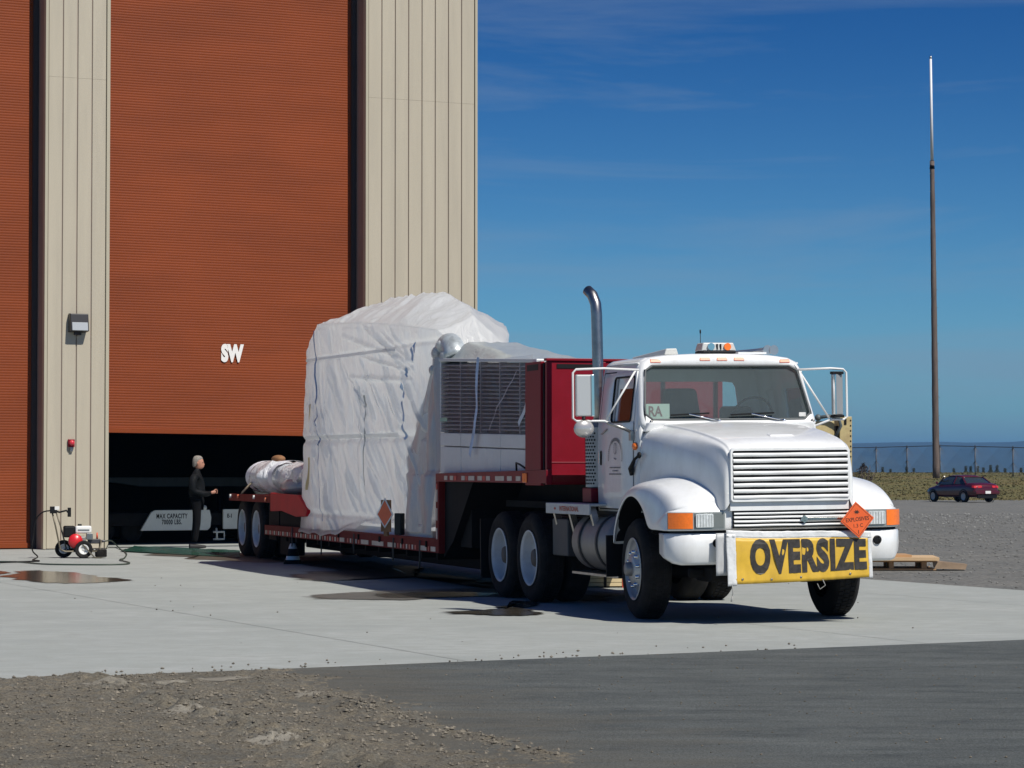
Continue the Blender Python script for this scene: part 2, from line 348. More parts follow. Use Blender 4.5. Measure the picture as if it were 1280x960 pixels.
def feather(m):
    t = m.node_tree; n = t.nodes; l = t.links; b = n['Principled BSDF']; out = n['Material Output']
    a = n.new('ShaderNodeAttribute'); a.attribute_name = 'wet'; tcn = n.new('ShaderNodeTexCoord'); no = n.new('ShaderNodeTexNoise'); no.inputs['Scale'].default_value = 2.2; no.inputs['Detail'].default_value = 8; no.inputs['Roughness'].default_value = .7; l.new(tcn.outputs['Object'], no.inputs[0])
    ad = n.new('ShaderNodeMath'); ad.operation = 'ADD'; l.new(a.outputs['Fac'], ad.inputs[0]); l.new(no.outputs[0], ad.inputs[1])
    r = n.new('ShaderNodeMapRange'); r.interpolation_type = 'SMOOTHSTEP'; r.inputs['From Min'].default_value = .82; r.inputs['From Max'].default_value = 1.12; l.new(ad.outputs[0], r.inputs[0])
    tp = n.new('ShaderNodeBsdfTransparent'); mx_ = n.new('ShaderNodeMixShader'); l.new(r.outputs[0], mx_.inputs[0]); l.new(tp.outputs[0], mx_.inputs[1]); l.new(b.outputs[0], mx_.inputs[2]); l.new(mx_.outputs[0], out.inputs[0])
# pale silt patches pressed flat into the dirt, wet sheen put into their colour
M_SHEEN = ground_mat('silt_sheen', [(0.26, 0.24, 0.195), (0.17, 0.155, 0.125)], [3], rough=0.9, bump=0.2); feather(M_SHEEN)
def blob(name, cx, cy, rx, ry, ang, z, material, seed=0, n=40, rag=0.35, kind='structure', dome=0.0):
    g = G(); pts = []
    for k in range(n):
        t = 2 * PI * k / n; q = 1 + rag * noise.fractal(Vector((math.cos(t) * 1.6 + seed * 7.3, math.sin(t) * 1.6, seed)), 1, 2, 4)
        x, y = rx * q * math.cos(t), ry * q * math.sin(t); pts.append((cx + x * math.cos(ang) - y * math.sin(ang), cy + x * math.sin(ang) + y * math.cos(ang), z))
    rows = [[(cx + (p[0] - cx) * q, cy + (p[1] - cy) * q, max(dirt_h(cx + (p[0] - cx) * q, cy + (p[1] - cy) * q), 0.004) + .006 * (1 - q) ** .5 - .001) for p in pts] for q in (0.01, .2, .4, .6, .8, .92, 1.0)]
    g.grid(rows, True, True); o = g.obj(name, material, kind=kind); at = o.data.attributes.new('wet', 'FLOAT', 'POINT')
    for i in range(7):
        for k in range(n): at.data[i * n + k].value = (1, .95, .85, .65, .4, .15, 0)[i]
    return o
for i, (x, y, rx, ry, a, z) in enumerate([(-2.75, 18.5, .30, .30, -.3, .034), (-2.45, 18.9, .20, .22, 0, .034), (-1.98, 16.6, .26, .34, -.5, .034), (-1.33, 14.75, .22, .40, .2, .040), (-1.35, 17.95, .17, .22, 0, .03), (-2.1, 19.45, .30, .2, 0, 0)]):
    blob('silt_sheen_patch', x, y, rx, ry, a, z, M_SHEEN, seed=i + 1, dome=0.012)

# wet patches and puddles on the concrete
M_WET = mat('wet_concrete', (0.06, 0.052, 0.04), 0.16, var=0.25, vscale=2, spec=0.6)
M_DAMP = mat('damp_concrete', (0.085, 0.078, 0.062), 0.45, var=0.25, vscale=2)
feather(M_WET); feather(M_DAMP)
def wet(px, mt, z, name='wet_patch', seed=0, rag=0.45):
    """ragged outline through ground points"""
    g = G(); P = []
    q_ = [Vector(a) for a in px]; px = []
    for i in range(len(q_)):   # rounded outline
        p0, p1, p2, p3 = q_[i - 1], q_[i], q_[(i + 1) % len(q_)], q_[(i + 2) % len(q_)]
        for k in range(3):
            t = k / 3; px.append(.5 * ((2 * p1) + (-p0 + p2) * t + (2 * p0 - 5 * p1 + 4 * p2 - p3) * t * t + (-p0 + 3 * p1 - 3 * p2 + p3) * t ** 3))
    n = len(px)
    for i in range(n):
        a = Vector(px[i]); b = Vector(px[(i + 1) % n])
        for k in range(6):
            t = k / 6; q = a.lerp(b, t); d = (b - a).length
            q += Vector((noise.noise(Vector((i + t, seed, 1))), noise.noise(Vector((i + t, seed, 9))))) * rag * d; P.append(q)
    c = sum(P, Vector((0, 0))) / len(P)
    qs = (0.01, .35, .7, .85, 1.0, 1.12, 1.25)
    g.grid([[(c.x + (p.x - c.x) * q, c.y + (p.y - c.y) * q, z) for p in P] for q in qs], True, True)
    o = g.obj(name, mt, kind='structure'); at = o.data.attributes.new('wet', 'FLOAT', 'POINT'); n = len(P)
    for i, q in enumerate(qs):
        for k in range(n): at.data[i * n + k].value = (1, 1, 1, .85, .5, .22, 0)[i]
    return o
def gp(u, v):
    x = (u - 640) / F_PX; y = (480 - v) / F_PX; dz = y * math.cos(PITCH) + math.sin(PITCH); k = -CAM_H / dz
    return (x * k, (math.cos(PITCH) - y * math.sin(PITCH)) * k)
wet([gp(u, v) for u, v in ((10, 722), (35, 714), (90, 716), (120, 721), (160, 725), (120, 729), (60, 729))], M_WET, .008, 'puddle', 1)
wet([gp(u, v) for u, v in ((-40, 716), (-5, 714), (12, 716), (-10, 719))], M_WET, .008, 'puddle', 2)
wet([gp(u, v) for u, v in ((388, 747), (440, 741), (520, 738), (600, 736), (640, 738), (690, 742), (650, 747), (560, 745), (520, 750), (450, 750))], M_DAMP, .008, 'wet_patch', 3)
wet([gp(u, v) for u, v in ((470, 744), (540, 741), (610, 742), (600, 746), (500, 748))], M_WET, .012, 'puddle', 4)
wet([gp(u, v) for u, v in ((555, 766), (605, 764), (635, 758), (640, 752), (676, 755), (655, 762), (680, 768), (640, 770), (600, 769))], M_WET, .012, 'puddle', 5)
wet([gp(u, v) for u, v in ((330, 697), (420, 700), (520, 712), (620, 735), (700, 748), (760, 752), (730, 740), (640, 730), (540, 722), (480, 722), (400, 727), (370, 718), (420, 712))], M_DAMP, .0065, 'wet_patch', 6)  # wet stain whose dark tone also carries the shade under the trailer
wet([gp(u, v) for u, v in ((160, 687), (240, 690), (330, 693), (350, 703), (260, 700), (190, 693))], M_DAMP, .0065, 'wet_patch', 7)

# grass bank and far land
def bank(x, y):
    t = max(0, min(1, (y - 146) / 75)); t = t * t * (3 - 2 * t) * 0.35 + t * 0.65
    z = -0.25 + 1.44 * t + 0.04 * noise.noise(Vector((x * 0.08, y * 0.08, 0)))
    if y > 250: z -= (y - 250) * 0.08
    return z
g = G(); g.grid([[(x, y, bank(x, y) if y > 144.5 else -0.4) for x in [-60 + 4 * i for i in range(60)]] for y in [144 + 3 * j for j in range(50)]])
g.obj('grass_bank', M_GRASS, kind='structure')
# grass tufts
M_TUFT = mat('grass_blades', (0.13, 0.112, 0.042), 0.9, var=0.3, vscale=0.08)
g = G(); R = random.Random(11)
for k in range(6000):
    y = R.uniform(146, 236); x = R.uniform(0.12, 0.215) * y; z = bank(x, y); h = R.uniform(0.03, 0.08); a = R.uniform(0, PI); wd = R.uniform(.05, .16)
    for j in range(2):
        aa = a + j * 1.4; dx, dy = math.cos(aa) * wd, math.sin(aa) * wd; lx, ly = R.uniform(-.1, .1), R.uniform(-.1, .1)
        g.add([(x - dx, y - dy, z - .02), (x + dx, y + dy, z - .02), (x + lx, y + ly, z + h)], [(0, 1, 2)])
g.obj('grass_tufts', M_TUFT, kind='stuff')
# sea and far hills
g = G(); g.grid([[(x, y, -31) for x in (-12000, 0, 12000)] for y in (1400, 7000, 13000)]); g.obj('sea', M_WATER, kind='structure')
g = G(); rows = []
for j in range(14):
    y = 6600 + j * 260
    rows.append([(x, y, -36 + (118 + 16 * noise.fractal(Vector((x * 0.0011, y * 0.0007, 5)), 1, 2, 5) + 0.006 * x * (1 if x < 800 else 0) + 4) * (math.sin(min(1, j / 6) * PI / 2))) for x in [-7000 + 14000 * i / 200 for i in range(201)]])
g.grid(rows); g.obj('far_hills', M_HILL, kind='structure')
# ================================================================ hangar
AL = math.radians(25.7)
P0 = (-7.86, 51.25, 0)
M_SIDING = mat('tan_metal_siding', (0.45, 0.40, 0.305), 0.6, var=0.05, vscale=0.8, dirt=(0.31, 0.275, 0.22), dirtamt=0.4, dscale=0.9, stretch=(3, 3, 0.25))
M_TRIM = mat('tan_corner_trim', (0.43, 0.39, 0.29), 0.5, var=0.04, vscale=1)
M_JAMB = mat('shaded_jamb', (0.26, 0.20, 0.17), 0.6, var=0.1, vscale=2)  # tan jamb faces, shade of the reveal put into a browner colour
M_DOOR = mat('terracotta_door', (0.215, 0.045, 0.011), 0.6, spec=.2, var=0.13, vscale=0.7, dirt=(0.155, 0.035, 0.012), dirtamt=0.4, dscale=0.9, stretch=(0.5, 0.5, 2.2))
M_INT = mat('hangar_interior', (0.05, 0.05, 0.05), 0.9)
hangar = thing('hangar', 'tall tan metal-clad hangar with two huge rust-red roller doors', 'hangar', P0, AL)
HT = 14.0
def siding(s0, s1, w0):
    """separate ribbed wall panels between s0 and s1, in two lifts"""
    n = round((s1 - s0) / w0); w_ = (s1 - s0) / n; zs = 9.12
    for i in range(n):
        a = s0 + i * w_; b = a + w_
        for (z0, z1) in ((0.02, zs - 0.0015), (zs + 0.0015, HT)):
            g = G(); r = 0.007
            g.prism([(a + r, -0.004), (a + r + 0.006, -0.022), (b - r - 0.006, -0.022), (b - r, -0.004), (b - r, 0.0), (a + r, 0.0)], 'z', z0, z1)
            g.obj('wall_panel', M_SIDING, hangar)
# left pilaster: s -1.27..0, right pillar 5.40..7.91
siding(-1.21, -0.05, 0.30); siding(5.46, 7.85, 0.30)
for s0, s1 in ((-1.27, -1.212), (-0.048, 0.02), (5.40, 5.458), (7.852, 7.91)):
    g = G(); g.box(s0, s1, -0.045, 0.10, 0.01, HT); g.obj('corner_trim', M_TRIM, hangar, bevel=0.006)
# pillar cores (jamb faces)
for s0, s1, y1 in ((-1.262, 0.012, 1.2), (5.408, 7.90, 1.2)):
    g = G(); g.box(s0, s1, 0.002, y1, 0, HT); g.obj('pillar_core', M_JAMB, hangar)
# lintels, roof, walls of the hall (side wall clad as well)
g = G(); g.box(0.02, 5.40, 0.0, 1.0, 11.86, HT); g.box(-6.7, -1.27, 0.0, 1.0, 11.86, HT); g.obj('lintel', M_SIDING, hangar, bevel=0.01)
g = G(); g.box(7.6, 7.9, 1.2, 30, 0, HT); g.box(-8.0, 7.9, 29.7, 30, 0, HT); g.box(-8.2, -8.0, 0.0, 30, 0, HT); g.box(-8.2, -6.7, 0.0, 1.2, 0, HT); g.obj('hall_wall', M_SIDING, hangar)
g = G(); g.box(-8.2, 8.0, -0.1, 30.1, HT, HT + 0.25); g.obj('roof', M_TRIM, hangar, bevel=0.02)
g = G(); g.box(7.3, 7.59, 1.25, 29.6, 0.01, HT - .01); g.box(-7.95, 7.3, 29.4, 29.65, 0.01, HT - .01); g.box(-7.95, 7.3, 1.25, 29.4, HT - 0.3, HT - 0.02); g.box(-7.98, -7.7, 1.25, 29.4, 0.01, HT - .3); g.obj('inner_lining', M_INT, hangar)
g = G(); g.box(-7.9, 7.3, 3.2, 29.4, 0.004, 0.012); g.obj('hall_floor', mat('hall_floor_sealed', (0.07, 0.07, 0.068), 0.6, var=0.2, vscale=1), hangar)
# dark guide rails beside the doors
M_GUIDE = mat('dark_guide_rail', (0.035, 0.03, 0.03), 0.6)
for s in (5.30, 0.012, -1.37):
    g = G(); g.box(s, s + 0.10, 0.46, 0.60, 0, 11.9); g.obj('door_guide', M_GUIDE, hangar)
# roller doors: corrugated curtains built slat by slat; the slats are only 2-3 px high, so each curtain is one mesh
def curtain(s0, s1, zb0, zb1, y):
    pitch = 0.052; g = G(); rows = []
    n = int((12.0 - zb0) / pitch)
    for i in range(n + 1):
        for dz, dy in ((0.0, 0.003), (0.007, 0.0), (0.026, -0.0025), (0.045, 0.0)):
            t = min(1, (i * pitch + dz) / 10.0); zl = zb0 + 0.09 + i * pitch + dz; zr = zb1 + 0.09 + i * pitch + dz + (zb0 - zb1) * t
            rows.append([(s0 + (s1 - s0) * k / 6, y + dy + 0.012 * math.sin(k * 1.3 + zl * 0.6), zl + (zr - zl) * k / 6) for k in range(7)])
    g.grid(rows, smooth=False); o = g.obj('roller_curtain', M_DOOR, hangar, kind='stuff')
    g = G(); g.hexa([(s0, y - .03, zb0), (s1, y - .03, zb1), (s1, y + .03, zb1), (s0, y + .03, zb0), (s0, y - .03, zb0 + .1), (s1, y - .03, zb1 + .1), (s1, y + .03, zb1 + .1), (s0, y + .03, zb0 + .1)])
    g.obj('bottom_bar', M_DOOR, hangar, bevel=0.008); return o
c1 = curtain(0.015, 5.40, 2.26, 2.20, 0.53)
curtain(-6.65, -1.27, 0.02, 0.02, 0.53)
MM = Matrix.Translation((2.735, 0.505, 3.85)) @ Matrix.Rotation(PI / 2, 4, 'X')
lettering('lettering', 'SW', 0.44, MM, mat('white_door_paint', (0.78, 0.76, 0.72), 0.6), hangar, sx=0.66, bold=0.03, spacing=1.05, extrude=0.004)
# bollard-less thresholds
g = G(); g.box(0.02, 5.40, 0.40, 0.70, 0.002, 0.012); g.obj('door_threshold', STEEL, hangar)

def HG(s, y, z=0): return Matrix.Translation(P0) @ Matrix.Rotation(AL, 4, 'Z') @ Vector((s, y, z))
# wall lamp
wl = thing('wall_lamp', 'small black box floodlight fixed to the tan pilaster between the doors', 'lamp', HG(-0.615, -0.03, 4.18), AL)
g = G(); g.hexa([(-.18, -.20, .02), (.18, -.20, .02), (.18, 0, 0), (-.18, 0, 0), (-.18, -.14, .36), (.18, -.14, .36), (.18, 0, .37), (-.18, 0, .37)]); g.obj('housing', mat('lamp_black', (.015, .014, .016), 0.4), wl, bevel=.012)
g = G(); g.hexa([(-.155, -.212, .035), (.155, -.212, .035), (.155, -.20, .03), (-.155, -.20, .03), (-.155, -.186, .19), (.155, -.186, .19), (.155, -.17, .19), (-.155, -.17, .19)]); g.obj('lens', mat('lamp_lens', (.42, .44, .45), 0.15, spec=.8), wl, bevel=.004)
g = G(); g.box(-.07, .07, -.05, 0, -.05, .02); g.obj('mounting_box', M_GUIDE, wl, bevel=.005)
# alarm
al = thing('fire_alarm', 'small red alarm horn on the tan pilaster below the floodlight', 'alarm', HG(-0.73, -0.03, 1.97), AL)
g = G(); g.box(-.065, .065, -.05, 0, 0, .15); g.obj('base_plate', RED, al, bevel=.01)
g = G(); g.lathe([(-.05, .0), (-.05, .055), (-.10, .05), (-.125, .03), (-.125, 0)], (0, 0, .08), 'y', 16); g.obj('horn', mat('alarm_red', (.62, .03, .05), .35, coat=.4), al)
g = G(); g.box(-.03, .03, -.04, 0, -.09, 0.0); g.obj('conduit_box', STEEL, al, bevel=.004)

# inside the hall: transport trolley with white side plates
tr = thing('transport_trolley', 'dark low trolley inside the hangar with white side plates reading MAX CAPACITY', 'trolley', HG(2.43, 2.62, .04), AL)
M_WPL = mat('trolley_white', (0.70, 0.72, 0.66), 0.5, var=.05, dirt=(.4, .38, .33), dirtamt=.3)
M_GREYB = mat('grey_beam_paint', (0.20, 0.205, 0.20), 0.6, var=.1)
g = G(); g.prism([(-.93, .24), (.52, .24), (.58, .30), (.60, .50), (.56, .66), (-.62, .66), (-.70, .62)], 'y', -.06, 0.0); pl1 = g.obj('side_plate', M_WPL, tr, bevel=.008)
g = G(); g.box(.86, 1.62, -.06, 0, .26, .67); g.obj('side_plate', M_WPL, tr, bevel=.008)
MM = Matrix.Translation((-.26, -.063, .47)) @ Matrix.Rotation(PI / 2, 4, 'X')
lettering('lettering', 'MAX CAPACITY\n70000 LBS.', 0.135, MM, BLACK, pl1, sx=0.62, bold=0.004, spacing=1.15)
MM = Matrix.Translation((1.0, -.063, .53)) @ Matrix.Rotation(PI / 2, 4, 'X'); lettering('lettering', 'E-1', 0.11, MM, BLACK, tr, sx=0.8, bold=0.004)
g = G(); g.box(-2.4, 3.4, .05, 2.6, .34, .60); g.box(-2.0, -1.7, .1, 2.5, .1, .34); g.box(2.2, 2.6, .1, 2.5, .1, .34); g.obj('chassis', DARK, tr, bevel=.01)
for wx in (-1.6, -1.0, 2.3, 2.9):
    g = G(); g.lathe([(-.1, 0), (-.1, .2), (-.07, .22), (.07, .22), (.1, .2), (.1, 0)], (wx, .35, .22), 'y', 20); g.obj('wheel', RUBBER, tr)
g = G(); g.tube([(.70, -.08, .28), (.70, -.12, .16), (.70, -.12, .04)], .022, 8); g.tube([(.62, -.12, .20), (.86, -.12, .20), (.86, -.12, .05), (.62, -.12, .05)], .022, 8); g.obj('tow_hook', M_WPL, tr)
g = G(); g.ball((.46, -.03, .70), .05, .05, .06); g.obj('knob', M_WPL, tr)
bm_ = thing('lifting_beam', 'long grey steel lifting beam lying on stands in the dark hangar', 'beam', HG(3.4, 6.2), AL)
g = G(); g.prism([(-1.75, 1.36), (3.5, 1.36), (3.5, 1.16), (-.7, 1.16), (-1.75, 1.30)], 'y', 0, .25); g.obj('beam', M_GREYB, bm_, bevel=.01)
for sx_ in (-1.55, 1.1, 3.1):
    g = G(); g.box(sx_, sx_ + .09, .05, .2, .012, 1.159); g.box(sx_ - .2, sx_ + .3, -.1, .4, .012, .05); g.obj('stand', DARK, bm_)
bx = thing('steel_crate', 'dark grey crate standing against the left inside of the hangar', 'crate', HG(0.9, 6.8), AL)
g = G(); g.box(-.55, .55, 0, .8, .012, .62); g.obj('body', mat('crate_grey', (.09, .085, .075), .8, var=.2), bx, bevel=.01)
g = G(); g.box(-.6, .6, -.03, .83, .621, .80); g.obj('lid', mat('crate_lid', (.13, .12, .10), .8, var=.2), bx, bevel=.01)
# jack stand with a round top
js = thing('screw_jack_stand', 'pale steel jack stand with a round pad beside the trailer wheels', 'jack stand', HG(4.05, 2.3), AL)
g = G(); g.cyl((0, 0, .30), (0, 0, 1.02), .035, n=12); g.cyl((0, 0, .2), (0, 0, .34), .05, n=12); g.obj('post', mat('pale_steel', (.5, .5, .47), .5), js)
g = G(); g.lathe([(0.0, 0), (0, .10), (.08, .16), (.12, .20), (.15, .18), (.17, .10), (.17, 0)], (0, 0, .98), 'z', 18); g.obj('pad', M_GREYB, js)
for a in (0.3, 2.4, 4.5):
    g = G(); g.bar((0, 0, .32), (.32 * math.cos(a), .32 * math.sin(a), .012), .03); g.obj('leg', DARK, js)

# green tarpaulin strip at the threshold
M_TARP = mat('green_tarp', (0.012, 0.075, 0.05), 0.25, var=.5, vscale=3, dirt=(.10, .10, .085), dirtamt=.9, dscale=1.6)
g = G(); rows = []
pa = [Vector(gp(150, 690)), Vector(gp(300, 698))]; pb = [Vector(gp(168, 683.5)), Vector(gp(300, 689))]
for i in range(50):
    t = i / 49; a = pa[0].lerp(pa[1], t); b = pb[0].lerp(pb[1], t)
    rows.append([(a.lerp(b, j / 9).x, a.lerp(b, j / 9).y, 0.014 + 0.02 * abs(noise.noise(Vector((t * 14, j * .5, 0))))) for j in range(10)])
g.grid(rows); tag(g.obj('tarpaulin', M_TARP), 'wet green tarpaulin strip lying flat across the hangar threshold', 'tarp')
# ================================================================ tractor unit
TH = math.radians(17.1)
FR = (math.sin(TH), -math.cos(TH))
TO = (2.424, 27.656, 0)
TRZ = math.atan2(FR[1], FR[0])
ROLL = 0.012
truck = thing('tractor_truck', 'white day cab semi truck with OVERSIZE banner on its bumper', 'truck', TO)
truck.rotation_euler = (Matrix.Rotation(TRZ, 3, 'Z') @ Matrix.Rotation(ROLL, 3, 'X')).to_euler()
def TW(x, y, z=0): return Matrix.Translation(TO) @ Matrix.Rotation(TRZ, 4, 'Z') @ Vector((x, y, z))

def wheel(parent, x, y, side, r=0.515, w=0.27, dual=False, front=False, z=None):
    """side = -1 passenger side; the outer face looks along side*y"""
    z = r if z is None else z
    e = bpy.data.objects.new('wheel', None); C.objects.link(e); e.parent = parent; e.location = (x, y, z); e.empty_display_size = .2
    s = side
    def ty(o): # o = outward offset of the outer face
        pr = []
        for a, q in ((0.0, .62), (.0, .66), (.015, .80), (.012, .90), (-.02, .975), (-.045, 1.0), (-w / 2, 1.005), (-w + .045, 1.0), (-w + .02, .975), (-w - .01, .88), (-w, .66), (-w, .62)): pr.append((s * (o + a), r * q))
        return pr
    g = G(); g.lathe(ty(0), (0, 0, 0), 'y', 48)
    # tread blocks
    nb = 60
    for k in range(nb):
        t = 2 * PI * k / nb
        for (y0, y1) in ((-.05, -.10), (-.115, -.165), (-.18, -.225)):
            tt = t + (0.5 if y0 == -.115 else 0) * 2 * PI / nb
            c, s_ = math.cos(tt), math.sin(tt); dt = PI / nb * 0.74
            P = []
            for rr in (r * .99, r * 1.017):
                for yy in (y0, y1):
                    for d in (-dt, dt): P.append((rr * math.cos(tt + d), s * yy, rr * math.sin(tt + d)))
            g.add(P, [(0, 1, 3, 2), (4, 5, 7, 6), (0, 1, 5, 4), (2, 3, 7, 6), (0, 2, 6, 4), (1, 3, 7, 5)])
    if dual: g.lathe(ty(-.33), (0, 0, 0), 'y', 32)
    g.obj('tyre', RUBBER, e)
    g = G(); q = .63 * r
    if front:
        g.lathe([(s * .012, q), (s * .02, q * .97), (-s * .02, q * .93), (-s * .055, q * .86), (-s * .05, q * .70), (s * .02, q * .48), (s * .035, q * .40), (s * .035, 0)], (0, 0, 0), 'y', 40)
        g.obj('rim', mat('front_rim_silver', (.48, .49, .50), .38, .5, dirt=(.2, .18, .15), dirtamt=.5), e)
        for k in range(10):
            g = G(); t = 2 * PI * k / 10 + .2; g.lathe([(s * -.02, .021), (s * .028, .020), (s * .034, .010), (s * .034, 0)], (math.cos(t) * q * .55, 0, math.sin(t) * q * .55), 'y', 8); g.obj('wheel_nut', CHROME, e)
        g = G(); g.lathe([(s * .03, .075), (s * .09, .07), (s * .10, .05), (s * .10, 0)], (0, 0, 0), 'y', 20); g.obj('hub', mat('hub_grey', (.28, .27, .26), .5, .4), e)
        for k in range(5):
            g = G(); t = 2 * PI * k / 5; g.cyl((math.cos(t) * q * .76, -s * .046, math.sin(t) * q * .76), (math.cos(t) * q * .76, -s * .040, math.sin(t) * q * .76), .03, n=12); g.obj('hand_hole', BLACK, e)
    else:
        g.lathe([(s * .012, q), (s * .02, q * .96), (-s * .02, q * .92), (-s * .10, q * .88), (-s * .155, q * .80), (-s * .17, q * .42), (-s * .16, q * .34)], (0, 0, 0), 'y', 40)
        g.obj('rim', mat('white_rim', (.62, .64, .66), .45, .0, dirt=(.3, .27, .24), dirtamt=.45, dscale=4) if 'white_rim' not in bpy.data.materials else bpy.data.materials['white_rim'], e)
        g = G(); g.lathe([(-s * .17, q * .36), (-s * .06, q * .32), (-s * .04, q * .28), (-s * .04, 0)], (0, 0, 0), 'y', 20); g.obj('hub', mat('hub_dark', (.10, .085, .07), .6, dirt=(.2, .12, .06), dirtamt=.4) if 'hub_dark' not in bpy.data.materials else bpy.data.materials['hub_dark'], e)
    return e

zc = lambda y: -ROLL * y      # keeps tyres on the ground under the slight lean
for s in (-1, 1): wheel(truck, -0.07, s * 1.185, s, front=True, z=.515 + zc(s * 1.1)).rotation_euler = (0, 0, math.radians(-5))
for s in (-1, 1):
    for x in (-3.62, -4.80): wheel(truck, x, s * 1.20, s, dual=True, z=.515 + zc(s * 1.1))

# chassis
g = G()
for s in (-1, 1):
    g.box(-5.6, 0.9, s * .43 - .04, s * .43 + .04, .68, .95)
for x in (-5.5, -4.2, -3.0, -2.0, .6): g.box(x - .06, x + .06, -.39, .39, .72, .90)
g.obj('chassis_frame', DARK, truck, bevel=.006)
g = G(); g.cyl((-.02, -1.0, .50), (-.02, 1.0, .50), .07); g.obj('front_axle', DARK, truck)
for x in (-3.62, -4.80): g = G(); g.cyl((x, -.9, .52), (x, .9, .52), .09); g.ball((x, 0, .52), .24, .22, .24, 14, 10); g.obj('rear_axle', DARK, truck)
g = G(); g.box(-.62, -.15, -.52, .52, .42, .72); g.box(-.9, .7, -.36, .36, .55, 1.15); g.obj('engine_block', DARK, truck, bevel=.03)
g = G(); g.lathe([(0, 0), (0, .44), (.05, .46), (.08, .42), (.08, 0)], (-4.2, 0, 1.02), 'z', 24); g.obj('fifth_wheel', DARK, truck)
# front undercarriage pieces seen below the banner
g = G(); g.box(.55, 1.0, -.75, -.15, .42, .58); g.box(.6, 1.0, .22, .62, .40, .56); g.box(.7, .8, -.9, .9, .46, .56); g.obj('front_crossmember', DARK, truck, bevel=.03)

FRONT0 = set(bpy.data.objects)
# bumper
def plan_x(y):  # front outline in plan view
    a = abs(y); return 1.22 - .03 * (a / 1.0) ** 2 - (0.15 * ((a - 1.0) / .25) ** 2.2 if a > 1.0 else 0)
g = G(); rows = []
for k in range(41):
    y = -1.24 + 2.48 * k / 40; x = plan_x(y) - .02; t = abs(y)
    zb = .605 + (.07 * max(0, (t - 1.12) / .12) ** 2)
    rows.append([(x - .10, y, .915), (x - .02, y, .92), (x, y, .90), (x + .005, y, .78), (x - .01, y, zb + .03), (x - .04, y, zb), (x - .10, y, zb)])
for s in (-1, 1):
    e = rows[0] if s < 0 else rows[-1]
    r = [(x - .10, y * 1.003, z) for (x, y, z) in [(e[0][0], e[0][1], .915), (e[0][0], e[0][1], .92), (e[0][0], e[0][1], .90), (e[0][0], e[0][1], .80), (e[0][0], e[0][1], .74), (e[0][0], e[0][1], .72), (e[0][0], e[0][1], .72)]]
    rows = [r] + rows if s < 0 else rows + [r]
g.grid(rows); g.obj('bumper', WHITE, truck, weld=True, solid=.012)
for y in (-.78, .93):
    g = G(); g.lathe([(0, .045), (.012, .045), (.012, .03)], (plan_x(y) - .012, y, .82), 'x', 16)
    g.ball((plan_x(y) - .01, y, .82), .006, .032, .045); g.obj('tow_eye', BLACK, truck)
g = G(); rows = []
for k in range(31):
    y = -1.21 + 2.42 * k / 30; x = plan_x(y) - .06; rows.append([(x, y, .91), (x, y, .98)])
g.grid(rows); g.obj('bumper_gap', BLACK, truck)

# fenders and front panel: one shell, arches open
FW = 1.25
OUT = [(-.63, .78), (-.60, .92), (-.54, 1.05), (-.47, 1.17), (-.38, 1.27), (-.26, 1.36), (-.12, 1.43), (.08, 1.475), (.32, 1.49), (.55, 1.475), (.78, 1.43), (.98, 1.35), (1.10, 1.265)]
ARC = [(-.57, .78), (-.545, .90), (-.49, 1.0), (-.42, 1.09), (-.33, 1.17), (-.23, 1.235), (-.12, 1.275), (.02, 1.285), (.16, 1.25), (.29, 1.18), (.39, 1.08), (.45, .97), (.50, .945)]
YC = [.66, .76, .86, .95, 1.03, 1.10, 1.155, 1.195, 1.225, 1.243, 1.25]
ARCF = ARC[:10] + [(.39, 1.08), (.45, .97), (.56, .945)]
def fender(s):
    g = G(); rows = []
    n = len(OUT)
    for i in range(n):
        x, z = OUT[i]; xa, za = ARCF[i]; t = i / (n - 1); row = []
        for y in YC[:7]:
            u = (y - .66) / .5; row.append((x + .05 * t * (1 - u), s * y, z + .02 * t * (1 - u) - (.012 + .085 * t ** 1.5) * u ** 2))
        zo = row[-1][2]
        for j, (y, q) in enumerate(((1.195, .10), (1.225, .28), (1.243, .60), (1.25, 1.0))):
            row.append((lerp(x, xa, q), s * y, lerp(zo, za, q)))
        rows.append(row)
    # front rows roll over the nose edge and down the lamp face
    FI = 0
    for (zf, back) in ((1.215, .075), (1.165, .025), (1.125, .004), (1.05, 0), (.96, 0), (.942, .012)):
        row = []
        for y in YC:
            xx = plan_x(y) - back
            if y > 1.10: xx -= .02 * ((y - 1.10) / .15) ** 2
            zz = zf - (.085 * max(0, (y - .66) / .59) ** 2 if zf > 1.2 else .03 * max(0, (y - .66) / .59) ** 2 if zf > 1.15 else 0)
            row.append((xx, s * y, zz))
        # the outermost columns trail back along the side
        k_ = len(YC); e = row[-1]
        q = FI / 5; row[-1] = (lerp(.68, .96, q), s * 1.25, .945); row[-2] = (lerp(.90, 1.01, q), s * 1.247, lerp(1.06, .948, q)); row[-3] = (row[-3][0] - .02, row[-3][1], lerp(row[-3][2], row[-3][2], q)); FI += 1
        rows.append(row)
    g.grid(rows); g.obj('fender', WHITE, truck, weld=True, solid=.02, sub=2)
def lerp(a, b, t): return a + (b - a) * t
g = G(); rows = []
for k in range(25):
    y = -.72 + 1.44 * k / 24; x = plan_x(y) + .003
    rows.append([(x - .34, y, 1.35), (x - .20, y, 1.305), (x - .10, y, 1.262), (x - .045, y, 1.225), (x - .012, y, 1.185), (x, y, 1.14), (x, y, 1.05), (x, y, .96), (x - .02, y, .942)])
g.grid(rows); g.obj('front_panel', WHITE, truck, weld=True, solid=.015, sub=1)
for s in (-1, 1): fender(s)
